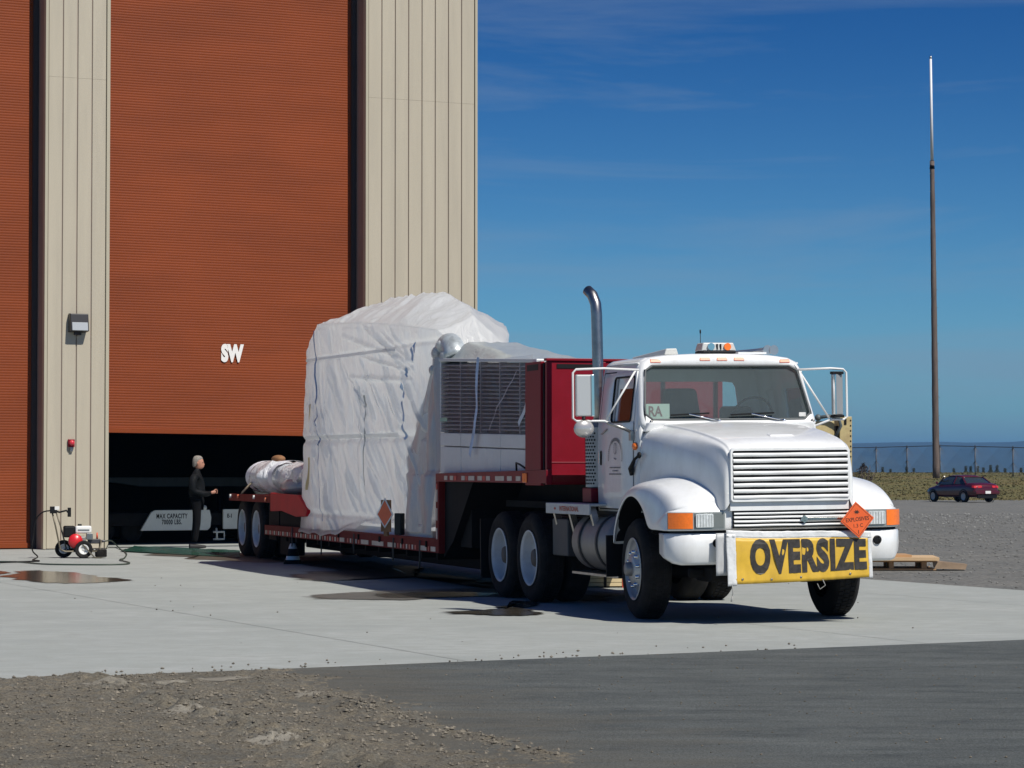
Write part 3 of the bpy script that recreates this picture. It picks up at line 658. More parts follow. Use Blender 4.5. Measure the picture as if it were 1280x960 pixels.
for s in (-1, 1):
    g = G(); rows = []
    for (x, z) in ARC: rows.append([(x + (.03 if x > 0 else -.02), s * 1.20, z + .02), (x + (.03 if x > 0 else -.02), s * .70, z + .03)])
    g.grid(rows); g.obj('wheel_arch_liner', BLACK, truck)

FRONT1 = set(bpy.data.objects) - FRONT0
# hood: loft of half profiles
ST = [(-.50, 2.045, .97, .74), (-.30, 2.035, .965, .735), (0.0, 2.01, .945, .72), (.35, 1.975, .90, .70), (.70, 1.925, .835, .68), (.95, 1.88, .785, .665), (1.10, 1.845, .75, .655), (1.19, 1.81, .722, .645), (1.245, 1.765, .70, .635), (1.265, 1.70, .69, .63)]
def hood_half(st, s):
    x, zt, hw, rw = st; front = max(0, (x - 1.10) / .165)
    return [(x, 0, zt + .012), (x, s * rw * .5, zt + .008), (x, s * (rw - .03), zt - .004), (x, s * rw, zt - .010), (x, s * (rw + .006), zt - .030), (x, s * (rw + .03), zt - .038), (x, s * (rw * .45 + hw * .55), zt - .055), (x - .0, s * (hw - .035), zt - .115), (x, s * (hw - .004), zt - .24), (x, s * hw, zt - .42), (x, s * hw, 1.35), (x, s * hw, 1.15)]
g = G(); rows = []
for st in ST:
    r = hood_half(st, -1)[::-1] + hood_half(st, 1)[1:]
    rows.append(r)
g.grid(rows); 
# nose face closing toward the grille frame
g2 = rows[-1]
inner = [(1.275, p[1] * (.905 if abs(p[1]) > .3 else .905), min(p[2], 1.745) if p[2] > 1.3 else 1.26) for p in g2]
inner = []
for p in g2:
    y = max(-.635, min(.635, p[1])); z = max(1.235, min(1.752, p[2])); inner.append((1.278, y, z))
g.grid([g2, inner])
hood = g.obj('hood', WHITE, truck, weld=True, sub=2)
g = G(); g.box(-.52, -.46, -.93, .93, 1.2, 1.98); g.obj('firewall', BLACK, truck)
g = G(); g.box(1.1, 1.262, -.64, .64, 1.14, 1.30); g.obj('nose_filler', WHITE, truck)
# grille
gr = bpy.data.objects.new('grille', None); C.objects.link(gr); gr.parent = truck
g = G(); g.box(1.270, 1.285, -.62, .62, 1.25, 1.742); g.obj('backing', BLACK, gr)
def rrect(w_, h_, r, n=6):
    P = []
    for cx, cy, a0 in ((w_ - r, h_ - r, 0), (-w_ + r, h_ - r, PI / 2), (-w_ + r, -h_ + r, PI), (w_ - r, -h_ + r, 1.5 * PI)):
        for k in range(n + 1): a = a0 + PI / 2 * k / n; P.append((cx + r * math.cos(a), cy + r * math.sin(a)))
    return P
g = G(); lo = rrect(.648, .268, .035); li = rrect(.622, .242, .02)
cz = 1.494
g.grid([[(1.276, a, cz + b) for a, b in lo], [(1.298, a * .995, cz + b * .99) for a, b in lo], [(1.298, a, cz + b) for a, b in li], [(1.280, a, cz + b) for a, b in li]], False, True); g.obj('frame', WHITE, gr)
zt0, zb0 = 1.735, 1.253; pitch = (zt0 - zb0) / 8
for k in range(8):
    g = G(); z0 = zt0 - k * pitch - .022; rows = []
    for q in range(25):
        y = -.62 + 1.24 * q / 24; dx = .002 * math.sin(q * .9 + k * 1.7); dz = .0009 * math.sin(q * .55 + k * 2.3)
        rows.append([(1.286, y, z0 + dz), (1.302 + dx, y, z0 - .002 + dz), (1.309 + dx, y, z0 - .008 + dz), (1.309 + dx, y, z0 - .028 + dz), (1.302 + dx, y, z0 - .036 + dz), (1.287, y, z0 - .039 + dz)])
    g.grid(rows); g.obj('slat', WHITE, gr)
for y in (-.40, .0, .40):
    g = G(); g.box(1.2855, 1.290, y - .006, y + .006, 1.26, 1.735); g.obj('stay', DARK, gr)
# lower grille
lg = bpy.data.objects.new('lower_grille', None); C.objects.link(lg); lg.parent = truck
g = G(); g.box(1.205, 1.232, -.60, .68, .965, 1.135); g.obj('backing', BLACK, lg)
for k in range(4):
    g = G(); z0 = 1.122 - k * .040; rows = []
    for q in range(25):
        y = -.595 + 1.27 * q / 24; dz = .0008 * math.sin(q * .6 + k)
        rows.append([(1.233, y, z0 + dz), (1.246, y, z0 - .004 + dz), (1.250, y, z0 - .012 + dz), (1.244, y, z0 - .022 + dz), (1.234, y, z0 - .023 + dz)])
    g.grid(rows); g.obj('slat', WHITE, lg)
g = G(); g.box(1.251, 1.262, .17, .60, 1.030, 1.062); g.obj('badge_bar', STEEL, lg, bevel=.004)
MM = Matrix.Translation((1.2635, .385, 1.046)) @ Matrix.Rotation(PI / 2, 4, 'Z') @ Matrix.Rotation(PI / 2, 4, 'X')
lettering('lettering', 'INTERNATIONAL', 0.034, MM, CHROME, lg, sx=1.25, bold=.0006, spacing=1.1)
g = G(); g.prism([(.155, 1.085), (.19, 1.058), (.19, 1.03), (.155, 1.005), (.12, 1.03), (.12, 1.058)], 'x', 1.250, 1.266); g.box(1.266, 1.270, .146, .164, 1.015, 1.075); g.box(1.266, 1.270, .132, .178, 1.052, 1.060); g.box(1.266, 1.270, .132, .178, 1.030, 1.038); g.obj('diamond_badge', CHROME, lg)

# headlights
M_LENS = mat('headlight_glass', (.62, .66, .66), .06, spec=.8, coat=.8, var=.2, vscale=25)
M_BEZ = mat('lamp_bezel', (.38, .40, .38), .3, .4)
for s in (-1, 1):
    hl = bpy.data.objects.new('headlight', None); C.objects.link(hl); hl.parent = truck
    def band(name, y0, y1, z0, z1, off, m_, parent=hl, d=.012):
        g = G(); rows = []
        for k in range(9):
            y = y0 + (y1 - y0) * k / 8; x = plan_x(y) + off
            rows.append([(x - .01, s * y, z0), (x + d, s * y, z0), (x + d, s * y, z1), (x - .01, s * y, z1)])
        g.grid(rows, False, True); b = len(g.v)
        g.f.append((0, 1, 2, 3)); g.f.append((b - 4, b - 3, b - 2, b - 1)); g.sm += [False, False]
        return g.obj(name, m_, parent)
    band('bezel', .70, 1.235, .960, 1.130, -.002, M_BEZ)
    band('recess', .715, 1.015, .972, 1.118, .011, mat('lamp_recess', (.20, .22, .21), .35, .2), d=.003)
    # rectangular lamp
    g = G(); yy = .915; xx = plan_x(yy) + .017
    g.prism([(s * yy + a, 1.045 + b) for a, b in rrect(.092, .068, .014)], 'x', xx, xx + .012); g.obj('lamp', M_LENS, hl, bevel=.004)
    g = G(); 
    for q in range(6): yq = yy - .075 + .03 * q; g.box(xx + .0125, xx + .0150, min(s * yq, s * (yq + .004)), max(s * yq, s * (yq + .004)), .985, 1.105)
    g.obj('lens_flutes', M_BEZ, hl, kind='stuff')
    o = band('turn_signal', 1.03, 1.235, .966, 1.124, .002, ORANGE)

for o in list(FRONT1) + [q for q in bpy.data.objects if q.name.startswith('headlight')]:
    if o.parent == truck and not o.name.startswith('wheel'): o.scale = (1, 1.02, 1); o.location.y = .035
# ---------------------------------------------------------------- cab
def xf(z): return -.40 - .27 * max(0, z - 2.0) / .7     # raked windscreen plane
CAB0 = set(bpy.data.objects)
PRO = [(.985, 1.10), (.99, 1.35), (.99, 1.62), (.985, 1.90), (.980, 2.03), (.955, 2.22), (.930, 2.42), (.912, 2.575), (.895, 2.655), (.86, 2.71), (.80, 2.742), (.60, 2.772), (.30, 2.787), (0, 2.79)]
XS = [None, -.60, -.70, -1.18, -1.30, -1.44, -1.66, -1.78, -1.84]
g = G(); rows = []; full = [(-y, z) for y, z in PRO] + [(y, z) for y, z in PRO[::-1][1:]]
for i, X in enumerate(XS):
    row = []
    for (y, z) in full:
        if i == 0: x = xf(z) - .035; q = 1.0
        elif i == 1: x = min(-.56, xf(z) - .09); q = 1.0
        elif i == 2: x = min(X, xf(z) - .13) if z < 2.6 else min(X, xf(z) - .13); q = 1
        else: x = X; q = 1.0 if i < 8 else .965
        if i == 0: q = .985
        zz = z if z < 2.3 else (2.3 + (z - 2.3) * (q if i in (0, 8) else 1))
        if i == 8 and z > 2.3: zz = 2.3 + (z - 2.3) * .93
        row.append((x, y * q, zz))
    rows.append(row)
nF = len(full)
vs = [p for r in rows for p in r]; fs = []
for i in range(len(XS) - 1):
    for j in range(nF - 1):
        a = full[j]; b = full[j + 1]; zl = min(a[1], b[1]); zh = max(a[1], b[1])
        side = abs(a[0]) > .9 or abs(b[0]) > .9
        if side and zl >= 2.02 and zh <= 2.56 and i in (2,): continue           # door window
        if side and zl >= 2.02 and zh <= 2.56 and i in (5,): continue           # rear quarter window
        fs.append((i * nF + j, i * nF + j + 1, (i + 1) * nF + j + 1, (i + 1) * nF + j))
g.add(vs, fs); cab = g.obj('cab', WHITE, truck, weld=True, solid=.03, off=-1)
# window surrounds follow the side profile
def sy(z):
    for (y0, z0), (y1, z1) in zip(PRO, PRO[1:]):
        if z0 <= z <= z1: return y0 + (y1 - y0) * (z - z0) / (z1 - z0)
    return .98
# rear wall with a window
def ray_poly(c, ang, poly):
    d = (math.cos(ang), math.sin(ang)); best = None
    for (a, b) in zip(poly, poly[1:] + poly[:1]):
        ex, ey = b[0] - a[0], b[1] - a[1]; den = d[0] * (-ey) + ex * d[1]
        if abs(den) < 1e-9: continue
        rx, ry = a[0] - c[0], a[1] - c[1]; t = (rx * (-ey) + ex * ry) / den; u = (d[0] * ry - d[1] * rx) / den
        if t > 0 and -1e-6 <= u <= 1 + 1e-6 and (best is None or t < best): best = t
    return (c[0] + d[0] * best, c[1] + d[1] * best)
def ring_pts(c, outer, inner, n=72):
    return [ray_poly(c, 2 * PI * (k + .5) / n, outer) for k in range(n)], [ray_poly(c, 2 * PI * (k + .5) / n, inner) for k in range(n)]
def trap(wb, wt, z0, z1, r, c=0, n=6):
    """rounded trapezoid outline (y, z)"""
    P = []
    for (cx, cz_, a0) in ((wt - r, z1 - r, 0), (-wt + r, z1 - r, PI / 2), (-wb + r, z0 + r, PI), (wb - r, z0 + r, 1.5 * PI)):
        for k in range(n + 1): a = a0 + PI / 2 * k / n; P.append((c + cx + r * math.cos(a), cz_ + r * math.sin(a)))
    return P
up = [(y, z) for y, z in PRO if z >= 2.0]; upper = [(.982, 1.96)] + up
outl = upper + [(-y, z) for y, z in upper[::-1][1:]]
gl = trap(.915, .852, 2.075, 2.655, .085)
cc = (0, 2.34)
o_, i_ = ring_pts(cc, outl, gl)
def scl(P, q): return [(cc[0] + (y - cc[0]) * q, cc[1] + (z - cc[1]) * q) for y, z in P]
L = []
for q, dx, P in ((1.0, -.075, o_), (.992, -.03, o_), (.972, -.004, o_), (.94, .004, o_)):
    L.append([(xf(z) + dx, y, z) for y, z in scl(P, q)])
L.append([(xf(z) + .002, y, z) for y, z in scl(i_, 1.02)]); L.append([(xf(z) - .012, y, z) for y, z in i_]); L.append([(xf(z) - .05, y, z) for y, z in i_])
g = G(); g.grid(L, True, True); g.obj('windscreen_surround', WHITE, truck, weld=True)
M_GLASS = bpy.data.materials.new('window_glass'); M_GLASS.use_nodes = True
t = M_GLASS.node_tree; n = t.nodes; l = t.links; n.remove(n['Principled BSDF'])
tb = n.new('ShaderNodeBsdfTransparent'); tb.inputs[0].default_value = (.80, .90, .87, 1); gb = n.new('ShaderNodeBsdfGlossy'); gb.inputs['Roughness'].default_value = .03; gb.inputs[0].default_value = (.9, .95, 1, 1)
df = n.new('ShaderNodeBsdfDiffuse'); df.inputs[0].default_value = (.40, .47, .44, 1)
fr_ = n.new('ShaderNodeFresnel'); fr_.inputs[0].default_value = 1.6; m1 = n.new('ShaderNodeMixShader'); m2 = n.new('ShaderNodeMixShader'); m2.inputs[0].default_value = .13
l.new(tb.outputs[0], m2.inputs[1]); l.new(df.outputs[0], m2.inputs[2]); l.new(fr_.outputs[0], m1.inputs[0]); l.new(m2.outputs[0], m1.inputs[1]); l.new(gb.outputs[0], m1.inputs[2]); l.new(m1.outputs[0], n['Material Output'].inputs[0])
M_SIDEGL = M_GLASS.copy(); M_SIDEGL.name = 'side_window_glass'
for q in M_SIDEGL.node_tree.nodes:
    if q.type == 'BSDF_TRANSPARENT': q.inputs[0].default_value = (.78, .82, .80, 1)
    if q.type == 'MIX_SHADER' and not q.inputs[0].is_linked: q.inputs[0].default_value = .02
g = G(); g.add([(xf(z) - .028, y, z) for y, z in i_] + [(xf(2.34) - .024, 0, 2.34)], [(k, (k + 1) % 72, 72) for k in range(72)], True); g.obj('windscreen', M_GLASS, truck)
g = G(); P = [(xf(z) + .002, y, z) for y, z in scl(i_, .998)]; P.append(P[0]); g.tube(P, .0115, 8, False); g.obj('windscreen_gasket', mat('gasket_grey', (.09, .10, .10), .6), truck)
# rear wall
rw = trap(.66, .62, 2.06, 2.52, .07)
out2 = [(y * .965, z if z < 2.3 else 2.3 + (z - 2.3) * .93) for y, z in [(.985, 1.10)] + PRO[1:]]; out2 = out2 + [(-y, z) for y, z in out2[::-1][1:]]
o2, i2 = ring_pts((0, 2.2), out2, rw)
g = G(); g.grid([[(-1.84, y, z) for y, z in o2], [(-1.845, y, z) for y, z in i2]], False, True); g.obj('rear_wall', WHITE, truck, solid=.02)
g = G(); g.add([(-1.843, y, z) for y, z in i2], [tuple(range(72))]); g.obj('rear_window', M_GLASS, truck)
g = G(); g.box(-1.80, -.5, -.93, .93, 1.10, 1.16); g.obj('cab_floor', BLACK, truck)

def side_poly(name, pts, off, m_, s, thick=.006, parent=truck, bevel=.002, **kw):
    """polygon (x, z) laid on the cab side, off = how far it stands proud"""
    g = G(); n = len(pts); A = [(x, s * (sy(z) + off), z) for x, z in pts]; B = [(x, s * (sy(z) + off - thick), z) for x, z in pts]
    g.add(A + B, [tuple(range(n)), tuple(range(n, 2 * n))[::-1]] + [(k, (k + 1) % n, n + (k + 1) % n, n + k) for k in range(n)])
    return g.obj(name, m_, parent, bevel=bevel, **kw)
def rpoly(x0, x1, z0, z1, r=.03, n=4, skew=0):
    P = []
    for cx, cz_, a0 in ((x1 - r, z1 - r, 0), (x0 + r, z1 - r, PI / 2), (x0 + r, z0 + r, PI), (x1 - r, z0 + r, 1.5 * PI)):
        for k in range(n + 1): a = a0 + PI / 2 * k / n; zz = cz_ + r * math.sin(a); P.append((cx + r * math.cos(a) + skew * (zz - z0), zz))
    return P
for s in (-1, 1):
    dr = bpy.data.objects.new('door', None); C.objects.link(dr); dr.parent = truck
    # door skin: ring around the window built as strips standing 4 mm proud
    x0, x1, z0, z1 = -1.725, -.62, 1.135, 2.600
    wx0, wx1, wz0, wz1 = -1.335, -.705, 2.065, 2.545
    zz = [1.135, 1.35, 1.62, 1.90, 2.03, wz0]
    g = G()
    g.grid([[(x, s * (sy(z) + .010), z) for x in (x0, -1.4, -1.0, x1)] for z in zz])
    g.grid([[(x, s * (sy(z) + .010), z) for x in (x0 + .02, wx0)] for z in (wz0, 2.22, 2.42, wz1, z1)])
    g.grid([[(x, s * (sy(z) + .010), z) for x in (wx1, x1 - .10 * (z - wz0))] for z in (wz0, 2.22, 2.42, wz1, z1)])
    g.grid([[(x, s * (sy(z) + .010), z) for x in (wx0, wx1)] for z in (wz1, z1)])
    g.obj('door_skin', WHITE, dr, weld=True, solid=.02, bevel=.004)
    # dark seam lines: a slightly larger black sheet just behind the skin
    g = G(); g.grid([[(x, s * (sy(z) + .0035), z) for x in (x0 - .012, wx0 - .01)] for z in (1.12, 1.35, 1.62, 1.9, 2.03, 2.22, 2.42, 2.56, 2.612)])
    g.grid([[(x, s * (sy(z) + .0035), z) for x in (wx1 + .01, x1 + .012)] for z in (1.12, 1.35, 1.62, 1.9, 2.03, 2.05)])
    g.grid([[(x, s * (sy(z) + .0035), z) for x in (wx0 - .01, wx1 + .01)] for z in (1.12, 1.3)])
    g.obj('door_seal', BLACK, dr, weld=True)
    P = [(x, s * (sy(z) + .011), z) for x, z in rpoly(wx0, wx1, wz0, wz1, .04)]; P.append(P[0])
    g = G(); g.tube(P, .011, 6, False); g.obj('window_seal', BLACK, dr)
    side_poly('window_pane', rpoly(wx0, wx1, wz0, wz1, .04), -.004, M_SIDEGL, s, .004, dr, 0)
    g = G(); g.bar((-1.245, s * (sy(wz0) + .004), wz0), (-1.245, s * (sy(wz1) + .004), wz1), .022, .02); g.obj('window_divider', mat('divider_grey', (.35, .36, .35), .5) if 'divider_grey' not in bpy.data.materials else bpy.data.materials['divider_grey'], dr)
    side_poly('handle_recess', rpoly(-1.67, -1.61, 1.60, 1.76, .02), .013, BLACK, s, .004, dr, 0)
    g = G(); g.bar((-1.64, s * (.99 + .03), 1.62), (-1.64, s * (.99 + .03), 1.75), .022, .014); g.obj('handle', CHROME, dr, bevel=.004)
    g = G(); g.bar((-1.60, s * 1.004, 1.94), (-1.42, s * 1.004, 1.99), .012, .012); g.obj('grab_bracket', STEEL, dr)
    side_poly('quarter_pane', rpoly(-1.665, -1.455, 2.06, 2.52, .03), -.006, M_SIDEGL, s, .004, truck, 0)
    # cowl marker lamp, hood latch
    g = G(); g.ball((-.55, s * .995, 1.80), .055, .03, .042, 14, 8); g.obj('cowl_marker_lamp', ORANGE, truck)
    g = G(); g.tube([(-.63, s * 1.0, 1.50), (-.60, s * 1.02, 1.56), (-.48, s * 1.02, 1.66), (-.38, s * 1.01, 1.70)], [.022, .030, .016, .014], 8); g.ball((-.385, s * 1.0, 1.705), .035, .022, .035); g.ball((-.605, s * 1.01, 1.545), .045, .022, .045); g.obj('hood_latch', BLACK, truck)
    # roof clearance lamps
for y in (-.72, -.17, 0.02, .21, .72):
    z = 2.708 if abs(y) > .5 else 2.730
    g = G(); g.hexa([(xf(z) - .005, y - .062, z - .020), (xf(z) + .022, y - .058, z - .018), (xf(z) + .022, y + .058, z - .018), (xf(z) - .005, y + .062, z - .020), (xf(z) - .03, y - .055, z + .020), (xf(z) + .002, y - .052, z + .016), (xf(z) + .002, y + .052, z + .016), (xf(z) - .03, y + .055, z + .020)])
    g.obj('clearance_lamp', AMBERPALE, truck, bevel=.004)
# interior: dashboard, seats, steering wheel, roof lining
M_SEAT = mat('seat_grey', (.10, .105, .10), .9, var=.2)
g = G(); g.prism([(-.44, 2.04), (-.80, 2.07), (-.92, 1.98), (-.92, 1.6), (-.44, 1.6)], 'y', -.93, .93); g.obj('dashboard', mat('dash_grey', (.16, .17, .165), .8), truck, bevel=.02)
for y in (-.08, .56):
    st_ = bpy.data.objects.new('seat', None); C.objects.link(st_); st_.parent = truck
    g = G(); g.box(-1.55, -1.02, y - .24, y + .24, 1.45, 1.62); g.obj('seat_cushion', M_SEAT, st_, bevel=.04)
    g = G(); g.hexa([(-1.60, y - .24, 1.6), (-1.46, y - .24, 1.6), (-1.46, y + .24, 1.6), (-1.60, y + .24, 1.6), (-1.70, y - .20, 2.44 - .2 * (y > 0)), (-1.60, y - .20, 2.44 - .2 * (y > 0)), (-1.60, y + .17, 2.44 - .2 * (y > 0)), (-1.70, y + .17, 2.44 - .2 * (y > 0))]); g.obj('seat_back', M_SEAT, st_, bevel=.05, seg=3)
g = G(); P = [(-1.0 + .08 * math.sin(a), .48 + .22 * math.cos(a), 2.12 + .20 * math.sin(a)) for a in [2 * PI * k / 24 for k in range(25)]]; g.tube(P, .013, 8, False); g.bar((-1.0, .26, 2.12), (-1.0, .70, 2.12), .03, .012); g.obj('steering_wheel', BLACK, truck)
g = G(); g.box(-.70, -.695, -.86, -.56, 2.09, 2.25); cd = g.obj('window_card', mat('card_pale', (.62, .70, .64), .7), truck)
MM = Matrix.Translation((-.692, -.72, 2.165)) @ Matrix.Rotation(PI / 2, 4, 'Z') @ Matrix.Rotation(PI / 2, 4, 'X')
lettering('lettering', 'RA', .15, MM, mat('faded_pink', (.32, .20, .20), .7), cd, sx=.8, bold=.004)
g = G(); g.prism([(.83 + a, 2.125 + b) for a, b in rrect(.038, .022, .008)], 'x', xf(2.125) - .022, xf(2.125) - .018); g.obj('inspection_sticker', PLATE, truck)
# wipers
for y0, y1 in ((-.30, -.64), (.42, .02)):
    wp = bpy.data.objects.new('wiper', None); C.objects.link(wp); wp.parent = truck
    z0 = 2.07; zb = 2.135
    g = G(); g.tube([(xf(z0) + .02, y0 + .18, z0 - .01), (xf(zb) + .035, (y0 + y1) / 2 + .02, zb)], .008, 8); g.ball((xf(z0) + .02, y0 + .18, z0 - .008), .02, .02, .02); g.obj('arm', CHROME, wp)
    g = G(); g.bar((xf(zb) + .014, y1, zb - .012), (xf(zb) + .014, y0 + .08, zb + .008), .018, .018); g.obj('blade', BLACK, wp)
# rounded washer nozzle
for y in (-.88, .9):
    g = G(); g.ball((-.36, y, 2.055), .022, .022, .018); g.obj('cowl_bolt', STEEL, truck)
# hood name plate
g = G(); g.hexa([(.90, -.10, 1.897), (1.0, -.10, 1.879), (1.0, .18, 1.879), (.90, .18, 1.897), (.90, -.08, 1.912), (.99, -.08, 1.896), (.99, .15, 1.896), (.90, .15, 1.912)]); g.obj('hood_badge', WHITE, truck, bevel=.006)
# hood-to-cowl panel under the windscreen
g = G(); g.hexa([(-.55, -.95, 1.95), (-.36, -.95, 1.95), (-.36, .95, 1.95), (-.55, .95, 1.95), (-.50, -.93, 2.056), (-.33, -.90, 2.048), (-.33, .90, 2.048), (-.50, .93, 2.056)]); g.obj('cowl_panel', WHITE, truck, bevel=.015, seg=3)

# hood rear seam, mud flaps, fender brackets and roof drip rails
for s in (-1, 1):
    g = G(); P = [(-.505, s * (q[1] + .004 if q[1] > .3 else q[1]), q[2] + .004) for q in hood_half(ST[0], 1)[4:]]; g.tube(P, .006, 6, False); g.obj('hood_seam', BLACK, truck)
    g = G(); g.box(-.80, -.785, min(s * .80, s * 1.24), max(s * .80, s * 1.24), .42, .86); g.obj('mud_flap', BLACK, truck)
    g = G(); g.box(-5.52, -5.50, min(s * .62, s * 1.24), max(s * .62, s * 1.24), .22, .95); g.obj('mud_flap', BLACK, truck)
    g = G(); g.tube([(-.72, s * .885, 2.685), (-1.2, s * .885, 2.687), (-1.76, s * .880, 2.680)], .011, 6); g.obj('drip_rail', WHITE, truck)
    g = G(); g.bar((.52, s * 1.20, .93), (.52, s * .86, .80), .03, .03); g.obj('fender_bracket', DARK, truck)
for y in (-.62, -.30, .34, .66):
    g = G(); g.ball((1.17, y, 1.245), .012, .012, .008, 8, 5); g.obj('panel_bolt', STEEL, truck)
for x in (-3.62, -4.80):
    for s in (-1, 1):
        g = G(); g.cyl((x + .32, s * .62, .62), (x + .32, s * .42, .62), .09, n=14); g.obj('brake_chamber', DARK, truck)
# roof light bar, horns, antenna
lb = bpy.data.objects.new('beacon_bar', None); C.objects.link(lb); lb.parent = truck
M_CLEAR = mat('clear_lens', (.55, .56, .53), .12, spec=.7, coat=.5)
g = G(); g.box(-.98, -.74, -.14, .24, 2.757, 2.785); g.obj('base', BLACK, lb, bevel=.006)
g = G(); g.hexa([(-.97, -.15, 2.786), (-.75, -.15, 2.786), (-.75, .25, 2.786), (-.97, .25, 2.786), (-.95, -.125, 2.875), (-.77, -.125, 2.875), (-.77, .225, 2.875), (-.95, .225, 2.875)]); g.obj('lens', M_CLEAR, lb, bevel=.012, seg=3)
for y, m_ in ((-.045, CHROME), (.145, ORANGE)):
    g = G(); g.cyl((-.765, y, 2.83), (-.735, y, 2.83), .036, .040, 14); g.obj('lamp', m_, lb)
for y in (.03, .07):
    g = G(); g.box(-.765, -.745, y - .006, y + .006, 2.80, 2.86); g.obj('rib', BLACK, lb)
for (y0, y1, x0, x1, z1) in ((.38, .66, -1.55, -.86, 2.80), (-.46, -.44, -1.6, -.95, 2.81)):
    h = bpy.data.objects.new('air_horn', None); C.objects.link(h); h.parent = truck
    if y0 > 0:
        for dy in (0, .075):
            g = G(); g.tube([(x0, y0 + dy * .3, 2.79), (x1 - .25, y1 + dy - .06, z1), (x1 - .08, y1 + dy - .01, z1), (x1, y1 + dy, z1)], [.018, .022, .030, .055], 14); g.obj('trumpet', mat('horn_chrome', (.62, .62, .62), .3, .85) if 'horn_chrome' not in bpy.data.materials else bpy.data.materials['horn_chrome'], h)
        g = G(); g.box(x1 - .35, x1 - .25, y1 - .15, y1 + .03, 2.74, 2.79); g.obj('bracket', STEEL, h)
        g = G(); g.prism([(-1.0, .30 + 0), (-.82, .30), (-.80, .62), (-.98, .64)], 'z', 2.752, 2.775); g.obj('base_plate', WHITE, h)
    else:
        g = G(); g.hexa([(-1.62, -.64, 2.735), (-.90, -.52, 2.748), (-.90, -.36, 2.752), (-1.62, -.52, 2.738), (-1.60, -.63, 2.75), (-.90, -.50, 2.815), (-.90, -.38, 2.818), (-1.60, -.54, 2.752)]); g.obj('bell', mat('horn_grey_white', (.6, .6, .56), .45), h, bevel=.008)
g = G(); g.tube([(-1.3, .05, 2.75), (-1.3, .05, 3.0)], .004, 6); g.cyl((-1.3, .05, 3.0), (-1.3, .05, 3.04), .009, n=8); g.obj('antenna', BLACK, truck)

for o in set(bpy.data.objects) - CAB0:      # the cab is a touch wider than drawn above
    if o.parent == truck and o.name.split('.')[0] not in ('hood_latch', 'hood_badge', 'beacon_bar', 'antenna', 'air_horn'):
        o.scale = (1, 1.032, 1); o.location.y += .040
    elif o.parent == truck and o.name.split('.')[0] in ('beacon_bar', 'antenna', 'air_horn'): o.location.z += .033; o.location.y += .01
# mirrors
def mirror(s):
    m = bpy.data.objects.new('mirror', None); C.objects.link(m); m.parent = truck
    yo, yi = (1.63, 1.50)
    if s > 0: yo, yi = 1.47, 1.42
    x = -.62; z0, z1 = 2.12, 2.56
    g = G(); g.tube([(x - .02, s * .90, 2.61), (x, s * 1.30, 2.625), (x, s * (yo - .02), 2.615), (x, s * (yo + .015), 2.58), (x, s * (yo + .02), 2.10), (x, s * (yo - .02), 2.07), (x, s * 1.30, 2.07), (x - .05, s * .99, 1.95)], .0125, 8)
    g.tube([(x - .02, s * .94, 2.60), (x, s * 1.28, 2.08)], .011, 8); g.obj('bracket', mat('bracket_white', (.72, .72, .70), .4) if 'bracket_white' not in bpy.data.materials else bpy.data.materials['bracket_white'], m)
    if s < 0:
        a, b = s * (yo - .01), s * (yo - .21)
        g = G(); g.hexa([(x - .02, a, z0), (x + .03, a, z0), (x + .03, b, z0), (x - .02, b, z0), (x - .02, a, z1), (x + .03, a, z1), (x + .03, b, z1), (x - .02, b, z1)]); g.obj('mirror_head', mat('mirror_back', (.52, .53, .52), .35, .3), m, bevel=.015, seg=3)
        g = G(); g.box(x + .025, x + .045, b - .035, b - .002, z0 + .0, z1); g.obj('edge_trim', CHROME, m, bevel=.006)
        g = G(); g.ball((x + .0, s * (yo - .10), 1.99), .05, .112, .095, 18, 12); g.obj('spot_mirror', mat('spot_mirror_shell', (.55, .53, .50), .25, .5), m)
        g = G(); g.cyl((x, s * (yo - .10), 2.12), (x, s * (yo - .10), 2.04), .02); g.obj('clamp', BLACK, m)
        g = G(); g.tube([(x, s * 1.27, 2.05), (x + .0, s * 1.08, 1.99), (x + .0, s * .98, 1.94)], .017, 8); g.box(x - .03, x + .03, s * 1.0 - .02, s * 1.0 + .02, 1.86, 1.96); g.obj('hinge', STEEL, m)
    else:
        # seen nearly edge on: head swung toward the cab
        q = Matrix.Translation((x, 1.375, 0)) @ Matrix.Rotation(math.radians(30), 4, 'Z')
        vs = [q @ Vector(p) for p in [(-.03, -.07, z0), (.03, -.07, z0), (.03, .07, z0), (-.03, .07, z0), (-.03, -.07, z1), (.03, -.07, z1), (.03, .07, z1), (-.03, .07, z1)]]
        g = G(); g.hexa(vs); g.obj('mirror_head', mat('mirror_back_grey', (.34, .35, .35), .35, .3), m, bevel=.01)
        vs = [q @ Vector(p) for p in [(.01, -.092, z0), (.045, -.092, z0), (.045, -.070, z0), (.01, -.070, z0), (.01, -.092, z1), (.045, -.092, z1), (.045, -.070, z1), (.01, -.070, z1)]]
        g = G(); g.hexa(vs); g.obj('edge_trim', CHROME, m, bevel=.006)
        for zz in (2.56, 2.09):
            g = G(); g.box(x - .04, x + .04, 1.31, 1.44, zz, zz + .03); g.obj('clamp', BLACK, m, bevel=.004)
mirror(-1); mirror(1)

